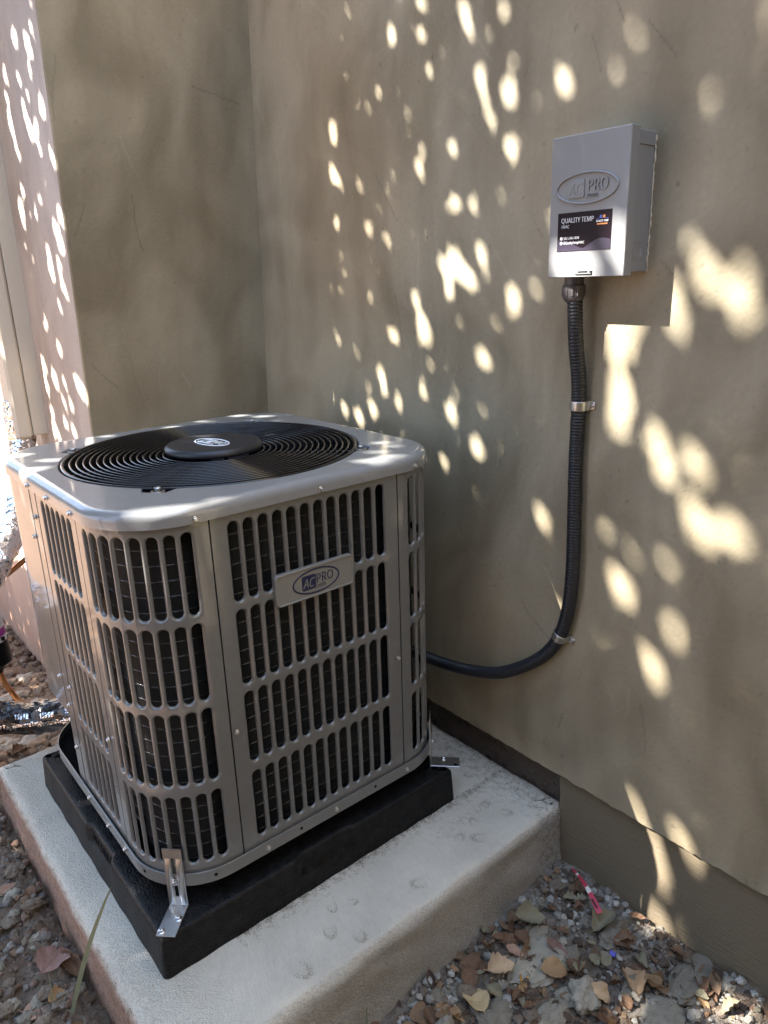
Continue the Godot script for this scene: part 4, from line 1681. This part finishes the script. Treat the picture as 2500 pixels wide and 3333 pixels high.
func make_lines() -> void:
	var path := [Vector3(-0.520, 0.72, -1.045), Vector3(-0.522, 0.60, -1.04), Vector3(-0.545, 0.52, -1.00), Vector3(-0.600, 0.46, -0.88), Vector3(-0.690, 0.415, -0.72), Vector3(-0.765, 0.355, -0.645), Vector3(-0.815, 0.255, -0.64), Vector3(-0.825, 0.160, -0.66), Vector3(-0.800, 0.095, -0.65), Vector3(-0.750, 0.065, -0.62), Vector3(-0.690, 0.050, -0.57), Vector3(-0.640, 0.055, -0.50), Vector3(-0.600, 0.090, -0.42)]
	path[8] = Vector3(-0.815, 0.115, -0.64)
	path[9] = Vector3(-0.762, 0.088, -0.61)
	path[10] = Vector3(-0.705, 0.085, -0.565)
	path[11] = Vector3(-0.655, 0.105, -0.50)
	path[12] = Vector3(-0.600, 0.135, -0.40)
	var t := thing("wrapped_pipe", "insulated pipe wrapped in printed silver and black tape entering the condenser's back corner", "pipe", Vector3(-0.75, 0.06, -0.62))
	var back := -t.position
	var pts := smooth_path(path, 150)
	var upper := pts.slice(0, 88)
	var lower := pts.slice(86)
	var m := Msh.new()
	crumple(m, upper, 0.034, 22, 201, 0.008)
	part("foil_wrap", m, M.foil, t, back)
	m = Msh.new()
	crumple(m, lower, 0.036, 26, 202, 0.006)
	var tape := part("tape_wrap", m, M.tape, t, back)
	for k in 5:
		bent_text("VentureTape", 0.010, lower, 0.36 + 0.14 * k, 0.15 - 0.1 * (k % 2), 0.0385, "lettering", M.foil, tape, Vector3.ZERO)
		bent_text("1599B", 0.011, lower, 0.33 + 0.14 * k, 0.62 - 0.12 * (k % 2), 0.0385, "lettering", M.foil, tape, Vector3.ZERO)
	# filter drier and its copper
	var a := Vector3(-0.7360, 0.292, -0.755)
	var b := Vector3(-0.7290, 0.150, -0.748)
	var t2 := thing("filter_drier", "black filter drier with a pale printed label on thin copper tube", "filter drier", (a + b) / 2)
	var y := (b - a).normalized()
	var x := Vector3.FORWARD.cross(y).normalized()
	var xf := Transform3D(Basis(x, y, x.cross(y)), a)
	var l := a.distance_to(b)
	m = Msh.new()
	m.lathe([Vector2(0.007, -0.028), Vector2(0.010, -0.014), Vector2(0.030, 0.0), Vector2(0.0345, 0.010), Vector2(0.0345, l - 0.012), Vector2(0.033, l - 0.006), Vector2(0.020, l), Vector2(0.011, l + 0.012), Vector2(0.007, l + 0.020)], 32, xf, false)
	part("body", m, M.black, t2, -t2.position)
	m = Msh.new()
	m.lathe([Vector2(0.0348, 0.014), Vector2(0.0348, l * 0.56)], 32, xf)
	var lab := part("label", m, M.white, t2, -t2.position)
	m = Msh.new()
	m.lathe([Vector2(0.0351, l * 0.33), Vector2(0.0351, l * 0.46)], 32, xf)
	part("magenta_band", m, mat(lin(0.42, 0.04, 0.34), 0.4), lab)
	for k in 6:
		m = Msh.new()
		var c := xf * Vector3(cos(k * 1.05) * 0.0343, l * (0.50 + 0.05 * (k % 2)), sin(k * 1.05) * 0.0343)
		m.box(c, Vector3(0.016, 0.010, 0.0022), Basis(Vector3.UP, -k * 1.05 + PI / 2))
		part("print_block", m, M.black, lab)
	m = Msh.new()
	m.tube(smooth_path([a - y * 0.02, a - y * 0.045 + Vector3(0.01, 0, 0), Vector3(-0.705, 0.345, -0.75), Vector3(-0.665, 0.372, -0.74), Vector3(-0.60, 0.415, -0.72), Vector3(-0.55, 0.43, -0.70)], 40), [0.0062], 12)
	part("copper_tube", m, M.copper, t2, -t2.position)
	m = Msh.new()
	m.tube(smooth_path([b + y * 0.012, b + y * 0.05 + Vector3(0.004, 0, 0), Vector3(-0.714, 0.075, -0.745), Vector3(-0.700, 0.045, -0.73), Vector3(-0.67, 0.026, -0.70), Vector3(-0.62, 0.015, -0.64)], 40), [0.0062], 12)
	part("copper_tube", m, M.copper, t2, -t2.position)

# ---------------------------------------------------------------- litter: leaves, stones, gravel, tape, grass
func leaf_mesh(v: int) -> ArrayMesh:
	var r := RandomNumberGenerator.new()
	r.seed = 500 + v
	var m := Msh.new()
	var l := 0.050
	var w := [0.012, 0.015, 0.018, 0.010, 0.020, 0.013][v % 6] as float
	var curl := [9.0, 22.0, 14.0, 34.0, 6.0, 26.0][v % 6] as float
	var bend := [4.0, -9.0, 8.0, 14.0, -5.0, 3.0][v % 6] as float
	var lobes := v % 3 == 2
	var rows := []
	var n := noise(40.0, 600 + v, 2)
	for k in 13:
		var u := k / 12.0
		var half := w * pow(sin(PI * clampf(pow(u, 0.85), 0.0, 1.0)), 0.8) + 0.0006
		if lobes: half *= 1.0 + 0.13 * sin(u * 26.0)
		else: half *= 1.0 + 0.14 * n.get_noise_1d(u * 0.9 + v)
		var row := PackedVector3Array()
		for j in 7:
			var s := j / 6.0 * 2.0 - 1.0
			var x := s * half
			var y := curl * x * x * 3.2 + bend * pow((u - 0.5) * l, 2.0) + n.get_noise_2d(x * 2.0, u * 0.08) * 0.0042 - 0.0008 * (1.0 - absf(s)) * (1.0 if j == 3 else 0.0)
			row.append(Vector3(x, y, (u - 0.5) * l))
		rows.append(row)
	m.rings(rows, false)
	m.tube(PackedVector3Array([Vector3(0, bend * 0.0006, -0.5 * l), Vector3(0.002, bend * 0.0006 + 0.002, -0.66 * l)]), [0.0007, 0.0005], 5)
	return m.mesh()

func stone_mesh(sd: int, ringn: int, rough: float, squash: float) -> ArrayMesh:
	var n := noise(0.75, sd, 4)
	var n2 := noise(2.6, sd + 5, 3)
	var m := Msh.new()
	var list := []
	for k in range(1, ringn):
		var a := PI * k / ringn
		var row := PackedVector3Array()
		for j in ringn * 2:
			var b := TAU * j / (ringn * 2.0)
			var d := Vector3(sin(a) * cos(b), cos(a), sin(a) * sin(b))
			var q := 1.0 + n.get_noise_3dv(d * 1.2) * 0.5 + n2.get_noise_3dv(d * 1.1) * rough * 0.3
			row.append(d * q * Vector3(1, squash, 0.85) * 0.5)
		list.append(row)
	m.rings(list)
	m.cap(list[0], true); m.cap(list[list.size() - 1])
	var g := noise(2.0, sd + 9, 3)
	for k in m.v.size():
		var f := 0.9 + 0.35 * g.get_noise_3dv(m.v[k] * 2.0)
		m.c[k] = Color(f, f, f)
	return m.mesh()

func scatter(called: String, meshes: Array, count: int, x0: float, x1: float, z0: float, z1: float, s0: float, s1: float, tones: Array, sd: int) -> void:
	var r := RandomNumberGenerator.new()
	r.seed = sd
	var clump := noise(9.0, sd, 2)
	for mi in meshes.size():
		var xf := []
		var col := []
		for k in count / meshes.size():
			var p := Vector2(r.randf_range(x0, x1), r.randf_range(z0, z1))
			if clump.get_noise_2d(p.x, p.y) + r.randf() * 0.9 < 0.25: continue
			if inside_slab(p.x, p.y, 0.004) or p.x > 0.006: continue
			if p.y < back_z(0) + 0.01 and p.x > -0.475: continue
			var s := s0 + (s1 - s0) * pow(r.randf(), 3.2)
			var b := Basis.from_euler(Vector3(r.randf() * 0.6, r.randf() * TAU, r.randf() * 0.6)).scaled(Vector3.ONE * s)
			xf.append(Transform3D(b, Vector3(p.x, ground_y(p.x, p.y) + s * 0.16, p.y)))
			var c: Color = tones[r.randi() % tones.size()]
			var f := r.randf_range(0.7, 1.2)
			col.append(Color(c.r * f, c.g * f, c.b * f))
		var mm := MultiMesh.new()
		mm.transform_format = MultiMesh.TRANSFORM_3D
		mm.use_colors = true
		mm.mesh = meshes[mi]
		mm.instance_count = xf.size()
		for k in xf.size():
			mm.set_instance_transform(k, xf[k])
			mm.set_instance_color(k, col[k])
		var o := MultiMeshInstance3D.new()
		o.name = numbered(called)
		o.multimesh = mm
		o.material_override = M.stone
		add_child(o, true)
		tag(o, "loose gravel strewn over the soil" if called == "gravel" else "crumbled bits of dry leaf over the gravel", called.replace("_", " "), "", "stuff")

func inside_slab(x: float, z: float, pad: float) -> bool:
	return x > -0.81 - pad and x < 0.03 and z > -0.585 - pad and z < 0.334 - 0.0253 * x + pad

func tone(c: Color, rough := 0.8) -> StandardMaterial3D:
	var m := mat(c, rough)
	rough_up(m, M.fine, 6.0, 0.5)
	m.backlight_enabled = true
	m.backlight = Color(0.12, 0.09, 0.05)
	return m

func put_leaf(mesh: Mesh, m: Material, x: float, z: float, turn: float, tilt: float, size: float, label: String, group: String, lift := 0.006) -> void:
	var o := solo("dry_leaf", mesh, m, label, "dry leaf", group)
	o.transform = Transform3D(Basis.from_euler(Vector3(tilt, turn, tilt * 0.7)).scaled(Vector3.ONE * size), Vector3(x, ground_y(x, z) + lift, z))

func front_place(p: Vector2) -> String:
	var to_wall := -p.x
	var to_slab := p.y - 0.334
	if to_wall < 0.09: return "along the foundation" if p.y < 0.58 else "along the foundation, nearest the lens"
	if to_slab < 0.07: return "against the slab's front"
	if p.x > -0.24: return "between slab and foundation" if p.y < 0.52 else "in the open rubble near the foundation"
	return "in the open rubble before the slab" if p.y < 0.50 else "in the rubble nearest the lens"

func make_litter() -> void:
	var small := [stone_mesh(301, 7, 0.3, 0.7), stone_mesh(302, 7, 0.45, 0.8), stone_mesh(303, 7, 0.25, 0.6)]
	var lumps := [stone_mesh(311, 20, 0.34, 0.72), stone_mesh(312, 20, 0.42, 0.8), stone_mesh(313, 20, 0.3, 0.62), stone_mesh(314, 20, 0.5, 0.7)]
	var greys := [Color(0.34, 0.32, 0.275), Color(0.27, 0.245, 0.205), Color(0.42, 0.395, 0.345), Color(0.16, 0.125, 0.095), Color(0.12, 0.085, 0.06), Color(0.10, 0.07, 0.05)]
	var warm := [Color(0.24, 0.145, 0.08), Color(0.19, 0.11, 0.065), Color(0.30, 0.21, 0.135), Color(0.15, 0.085, 0.055), Color(0.25, 0.17, 0.11)]
	var dull := [Color(0.16, 0.095, 0.06), Color(0.13, 0.085, 0.055), Color(0.20, 0.18, 0.155), Color(0.24, 0.215, 0.185), Color(0.15, 0.115, 0.09), Color(0.22, 0.14, 0.10), Color(0.17, 0.15, 0.13)]
	scatter("gravel", small, 7500, -0.62, 0.01, 0.32, 0.96, 0.003, 0.019, greys, 701)
	scatter("gravel", small, 6500, -1.25, -0.80, -0.62, 0.45, 0.003, 0.021, dull, 702)
	scatter("gravel", small, 5200, -1.35, -0.47, -2.0, -0.58, 0.004, 0.034, warm, 703)
	# lumps one can pick out
	var r := RandomNumberGenerator.new()
	r.seed = 44
	var sm := []
	for c in [lin(0.29, 0.260, 0.20), lin(0.215, 0.187, 0.142), lin(0.36, 0.325, 0.255), lin(0.18, 0.14, 0.10)]:
		var m := mat(c, 0.95)
		m.vertex_color_use_as_albedo = true
		rough_up(m, M.fine, 7.0, 1.4)
		sm.append(m)
	var big := solo("rubble_lump", lumps[1], sm[2], "large pale rounded lump of rubble among dry leaves, sunlit from above", "stone")
	big.transform = Transform3D(Basis.from_euler(Vector3(0.2, 0.6, 0.1)).scaled(Vector3(0.055, 0.05, 0.055)), Vector3(-0.198, ground_y(-0.198, 0.536) + 0.012, 0.536))
	var flat_one := solo("rubble_lump", lumps[2], sm[2], "broad flat crust of grey mortar in the middle of the rubble", "stone")
	flat_one.transform = Transform3D(Basis.from_euler(Vector3(0.05, 1.9, 0.05)).scaled(Vector3(0.13, 0.022, 0.08)), Vector3(-0.205, ground_y(-0.205, 0.445) + 0.002, 0.445))
	var crusts := [[-0.055, 0.500, 0.11, 0.055, 0.4], [-0.135, 0.640, 0.12, 0.08, 1.2], [-0.330, 0.470, 0.10, 0.07, 2.0], [-0.165, 0.405, 0.08, 0.06, 0.2], [-0.045, 0.640, 0.16, 0.07, 1.5], [-0.260, 0.520, 0.09, 0.06, 2.6]]
	var crust_where := ["along the foundation near the red tape", "in the mud near the lens and the foundation", "before the slab's front, left of the leaf litter", "in the corner of slab and foundation", "hugging the foundation nearest the lens", "amid the leaf litter, nearest the lens"]
	for k in crusts.size():
		var q: Array = crusts[k]
		var o := solo("rubble_lump", lumps[(k + 2) % 4], sm[0] if k % 2 else sm[1], "flat grey crust of spilt mortar " + crust_where[k], "stone")
		o.transform = Transform3D(Basis.from_euler(Vector3(0.06, q[4], 0.05)).scaled(Vector3(q[2] * 0.8, 0.030, q[3] * 0.8)), Vector3(q[0], ground_y(q[0], q[1]) + 0.003, q[1]))
	var stone_tones := ["mid-grey", "dark grey", "pale", "brownish"]
	for k in 64:
		var p := Vector2(r.randf_range(-0.56, -0.01), r.randf_range(0.345, 0.80))
		if inside_slab(p.x, p.y, 0.02): continue
		var s := r.randf_range(0.014, 0.036) * (1.0 if k % 5 else 1.5)
		var ti := r.randi() % 4
		var o := solo("rubble_lump", lumps[k % 4], sm[ti], "%s %s lump of rubble %s" % ["larger" if s > 0.03 else "small", stone_tones[ti], front_place(p)], "stone", "rubble in front of the slab")
		o.transform = Transform3D(Basis.from_euler(Vector3(r.randf() * 0.6, r.randf() * TAU, r.randf() * 0.6)).scaled(Vector3(s * 1.2, s * 0.9, s)), Vector3(p.x, ground_y(p.x, p.y) + s * 0.12, p.y))
	for k in 70:
		var p := Vector2(r.randf_range(-1.02, -0.825), r.randf_range(-0.55, 0.16))
		var s := r.randf_range(0.014, 0.034)
		var ti := (k * 7 + k / 3) % 4
		var o := solo("rubble_lump", lumps[(k + 1) % 4], sm[[1, 3, 0, 3][ti]], "%s %s stone in the dirt %s the slab's outer side" % ["larger" if s > 0.024 else "small", ["dark grey", "brown", "mid-grey", "brown"][ti], "close against" if p.x > -0.87 else "a little way off"], "stone", "stones along the slab's outer side")
		o.transform = Transform3D(Basis.from_euler(Vector3(r.randf() * 0.6, r.randf() * TAU, r.randf() * 0.6)).scaled(Vector3(s * 1.2, s, s)), Vector3(p.x, ground_y(p.x, p.y) + s * 0.15, p.y))
	for k in 34:
		var p := Vector2(r.randf_range(-0.95, -0.50), r.randf_range(-1.55, -0.66))
		var s := r.randf_range(0.03, 0.085)
		var m := mat(lin(0.25, 0.155, 0.09) if k % 3 else lin(0.30, 0.24, 0.18), 0.95)
		m.vertex_color_use_as_albedo = true
		var o := solo("rubble_lump", lumps[k % 4], m, "%s %s stone in the soil %s" % ["larger" if s > 0.058 else "small", "rust-tan" if k % 3 else "pale", "just behind the slab" if p.y > -0.95 else "towards the pipe cover"], "stone", "stones in the soil behind the slab")
		o.transform = Transform3D(Basis.from_euler(Vector3(r.randf() * 0.5, r.randf() * TAU, r.randf() * 0.5)).scaled(Vector3(s * 1.2, s * 0.6, s)), Vector3(p.x, ground_y(p.x, p.y) + s * 0.05, p.y))
	# leaves
	var lv := []
	for k in 12: lv.append(leaf_mesh(k))
	var tan_m := tone(lin(0.30, 0.185, 0.09))
	var brown := tone(lin(0.135, 0.072, 0.038))
	var mid := tone(lin(0.17, 0.105, 0.058))
	var dark := tone(lin(0.065, 0.040, 0.026))
	var olive := tone(lin(0.20, 0.175, 0.11))
	var pink := tone(lin(0.32, 0.20, 0.14))
	var gold := tone(lin(0.50, 0.27, 0.055))
	var mauve := tone(lin(0.22, 0.13, 0.105))
	var tones := [tan_m, brown, mid, dark, olive, mid, brown]
	# those that stand out
	put_leaf(lv[4], brown, -0.292, 0.382, 0.4, 0.15, 1.01, "dark brown leaf lying flat against the foot of the slab's front", "")
	put_leaf(lv[0], tan_m, -0.2496, 0.3707, 2.6, 0.9, 0.75, "narrow tan leaf propped upright against the slab's front", "", 0.014)
	put_leaf(lv[2], tone(lin(0.34, 0.25, 0.16)), -0.268, 0.4215, 1.2, 0.1, 1.01, "pale tan leaf with a dark hole near its edge", "", 0.012)
	put_leaf(lv[1], gold, -0.2455, 0.452, 2.2, 0.1, 0.48, "small bright orange-yellow leaf on grey rubble", "")
	put_leaf(lv[4], tone(lin(0.40, 0.30, 0.16)), -0.340, 0.430, 2.9, 0.2, 1.06, "broad buff leaf with dark veins, stem towards the slab", "", 0.012)
	put_leaf(lv[6], pink, -0.222, 0.412, 0.5, 0.3, 0.66, "curled pinkish leaf beside a split brown one", "", 0.012)
	put_leaf(lv[0], brown, -0.210, 0.391, 1.0, 0.15, 0.92, "brown leaf split along its middle, lying behind the pinkish one", "", 0.014)
	put_leaf(lv[10], tan_m, -0.1967, 0.478, 0.9, 0.2, 0.92, "tan leaf with a crinkled edge on the mortar crust", "", 0.020)
	put_leaf(lv[3], mauve, -0.158, 0.452, 0.2, 0.3, 0.84, "dark tightly curled leaf beside the mortar crust", "", 0.012)
	put_leaf(lv[5], tone(lin(0.42, 0.27, 0.15)), -0.128, 0.580, 2.4, 0.25, 1.32, "large curved tan leaf near the foundation, partly sunlit", "", 0.016)
	put_leaf(lv[9], tan_m, -0.108, 0.600, 2.9, 0.4, 1.06, "second curved tan leaf, tucked under the large one", "", 0.010)
	put_leaf(lv[7], tone(lin(0.52, 0.37, 0.22)), -0.176, 0.553, 0.6, 0.5, 0.88, "pale curled strip of leaf beside the big rounded lump", "", 0.016)
	put_leaf(lv[2], olive, -0.150, 0.385, 0.9, 0.25, 1.14, "large grey-green lobed leaf near the corner of slab and foundation", "", 0.014)
	put_leaf(lv[5], olive, -0.060, 0.480, 1.6, 0.05, 1.32, "grey-green leaf lying along the foundation", "", 0.012)
	put_leaf(lv[8], brown, -0.065, 0.530, 0.7, 0.1, 0.97, "flat brown leaf in the mud along the foundation", "")
	put_leaf(lv[4], mid, -0.420, 0.392, 0.8, 0.2, 0.84, "brown leaf lying apart, near the slab's front, by the grass tip", "", 0.010)
	put_leaf(lv[4], mauve, -0.842, -0.055, 2.3, 0.25, 1.32, "large mauve-brown leaf with a raised rib beside the slab's outer side", "", 0.020)
	put_leaf(lv[3], brown, -0.822, -0.028, 0.2, 0.2, 1.23, "long rolled brown leaf next to the mauve one", "", 0.014)
	put_leaf(lv[6], pink, -0.862, -0.297, 1.9, 0.1, 0.79, "pinkish leaf among dark stones on the slab's outer side", "", 0.012)
	put_leaf(lv[10], pink, -0.886, -0.010, 1.0, 0.1, 0.97, "pink leaf in the dirt, nearest the lens on the slab's outer side", "", 0.012)
	var tone_names := ["tan", "reddish-brown", "dull brown", "blackish", "grey-green", "dull brown", "reddish-brown"]
	for k in 330:
		var p := Vector2(r.randf_range(-0.55, -0.012), r.randf_range(0.345, 0.82))
		if r.randf() > 1.15 - absf(p.x + 0.20) * 2.2: continue
		if inside_slab(p.x, p.y, 0.006): continue
		var ti := r.randi() % tones.size()
		var size := r.randf_range(0.26, 0.72)
		put_leaf(lv[r.randi() % 12], tones[ti], p.x, p.y, r.randf() * TAU, r.randf_range(-0.5, 0.5), size, "%s %s withered leaf %s" % ["bigger" if size > 0.5 else "little", tone_names[ti], front_place(p)], "withered leaves in front of the slab", r.randf_range(0.002, 0.014))
	for k in 22:
		var p := Vector2(r.randf_range(-1.0, -0.83), r.randf_range(-0.55, 0.1))
		var ti := r.randi() % tones.size()
		put_leaf(lv[r.randi() % 12], tones[ti], p.x, p.y, r.randf() * TAU, r.randf_range(-0.4, 0.4), r.randf_range(0.3, 0.7), "%s withered leaf in the dirt %s the slab's outer side" % [tone_names[ti], "close against" if p.x > -0.88 else "a little way off"], "withered leaves along the slab's outer side", 0.008)
	for k in 14:
		var p := Vector2(r.randf_range(-0.9, -0.5), r.randf_range(-1.5, -0.65))
		var ti := r.randi() % 3
		put_leaf(lv[r.randi() % 12], tones[ti], p.x, p.y, r.randf() * TAU, r.randf_range(-0.4, 0.4), r.randf_range(0.5, 1.0), "%s withered leaf on the soil behind the slab" % tone_names[ti], "withered leaves behind the slab", 0.012)
	# crumbled leaf, too small to tell apart
	var bits := []
	for v in 3:
		var fm := Msh.new()
		var ring := PackedVector3Array()
		for k in 7:
			var a := TAU * k / 7.0
			var rr := 0.5 * r.randf_range(0.45, 1.0)
			ring.append(Vector3(cos(a) * rr, r.randf_range(-0.14, 0.14), sin(a) * rr * 0.7))
		fm.cap(ring)
		bits.append(fm.mesh())
	scatter("leaf_crumbs", bits, 5200, -0.60, 0.0, 0.33, 0.95, 0.004, 0.021, [Color(0.17, 0.10, 0.055), Color(0.11, 0.062, 0.036), Color(0.25, 0.16, 0.085), Color(0.07, 0.045, 0.03), Color(0.19, 0.165, 0.11)], 705)
	scatter("leaf_crumbs", bits, 1800, -1.15, -0.81, -0.6, 0.3, 0.004, 0.018, [Color(0.17, 0.10, 0.06), Color(0.11, 0.065, 0.04), Color(0.22, 0.14, 0.10)], 706)
	# red warning tape
	var m := Msh.new()
	var pa := Vector3(-0.0175, -0.098, 0.3790)
	var pb := Vector3(-0.0650, -0.106, 0.4740)
	var d := (pb - pa).normalized()
	var s := d.cross(Vector3.UP).normalized()
	var strip := func(u0: float, u1: float, mm: Msh) -> void:
		for k in 6:
			var a := lerpf(u0, u1, k / 6.0)
			var b := lerpf(u0, u1, (k + 1) / 6.0)
			var up := func(u: float) -> Vector3: return Vector3(0, 0.010 * sin(u * PI) + 0.006 * u, 0)
			mm.face(pa.lerp(pb, a) + s * (0.0008 + 0.0046 * a) + up.call(a), pa.lerp(pb, b) + s * (0.0008 + 0.0046 * b) + up.call(b), pa.lerp(pb, b) - s * (0.0008 + 0.0046 * b) + up.call(b) + Vector3(0, 0.003, 0), pa.lerp(pb, a) - s * (0.0008 + 0.0046 * a) + up.call(a) + Vector3(0, 0.003, 0))
	strip.call(0.0, 0.16, m)
	strip.call(0.42, 0.52, m)
	var pale := Msh.new()
	strip.call(0.16, 0.22, pale)
	strip.call(0.52, 0.64, pale)
	strip.call(0.22, 0.42, m)
	strip.call(0.64, 1.0, m)
	var tp := thing("warning_tape_scrap", "twisted scrap of red and white plastic tape lettered CAUTION in the corner", "plastic tape", pb)
	part("red_tape", m, M.red, tp, -pb)
	part("white_stripe", pale, M.pale, tp, -pb)
	var nrm: Vector3 = s.cross(d).normalized()
	if nrm.y < 0: nrm = -nrm
	var bas := Basis(-d, nrm.cross(-d), nrm)
	text_mesh("CAUTION:", 0.0038, M.bold, M.ink, tp, bas, pa.lerp(pb, 0.84) + Vector3(0, 0.0125, 0) + s * 0.0018 - pb, "lettering", 0.0006, 0.8)
	# blue scrap
	m = Msh.new()
	m.box(Vector3(0, 0, 0), Vector3(0.008, 0.0016, 0.010), Basis.from_euler(Vector3(0.3, 0.4, 0.5)), 0.0004)
	var o := solo("blue_scrap", m, mat(lin(0.03, 0.03, 0.35), 0.35), "tiny bright blue plastic scrap on the rubble", "scrap")
	o.position = Vector3(-0.0990, ground_y(-0.099, 0.525) + 0.012, 0.525)
	# grass blades
	blade([Vector3(-0.853, -0.13, 0.030), Vector3(-0.842, 0.03, 0.115), Vector3(-0.834, 0.19, 0.215), Vector3(-0.828, 0.350, 0.328)], 0.0046, "tall pale grass blade rising in front of the slab's outer side")
	blade([Vector3(-0.500, -0.14, 0.352), Vector3(-0.502, -0.115, 0.354), Vector3(-0.503, -0.088, 0.356), Vector3(-0.504, -0.070, 0.358)], 0.0022, "short grass tip poking up before the slab's front")
	blade([Vector3(-0.870, -0.13, 0.000), Vector3(-0.868, -0.09, 0.010), Vector3(-0.866, -0.05, 0.016), Vector3(-0.866, -0.02, 0.020)], 0.0016, "thin short grass sprig beside the tall blade's foot")

func blade(p: Array, w: float, label: String) -> void:
	var pts := smooth_path(p, 24)
	var m := Msh.new()
	var rows := [PackedVector3Array(), PackedVector3Array(), PackedVector3Array()]
	for k in pts.size():
		var u := k / 24.0
		var half := w * sqrt(maxf(0.0, 1.0 - u)) * minf(1.0, 0.6 + u)
		var dir := (pts[mini(k + 1, 24)] - pts[maxi(k - 1, 0)]).normalized()
		var s := dir.cross(Vector3(-0.6, 0.3, 0.74)).normalized()
		rows[0].append(pts[k] - s * half)
		rows[1].append(pts[k] + Vector3(0.0008, 0, 0.0008))
		rows[2].append(pts[k] + s * half)
	m.rings(rows, false)
	solo("grass_blade", m, M.grass, label, "grass")
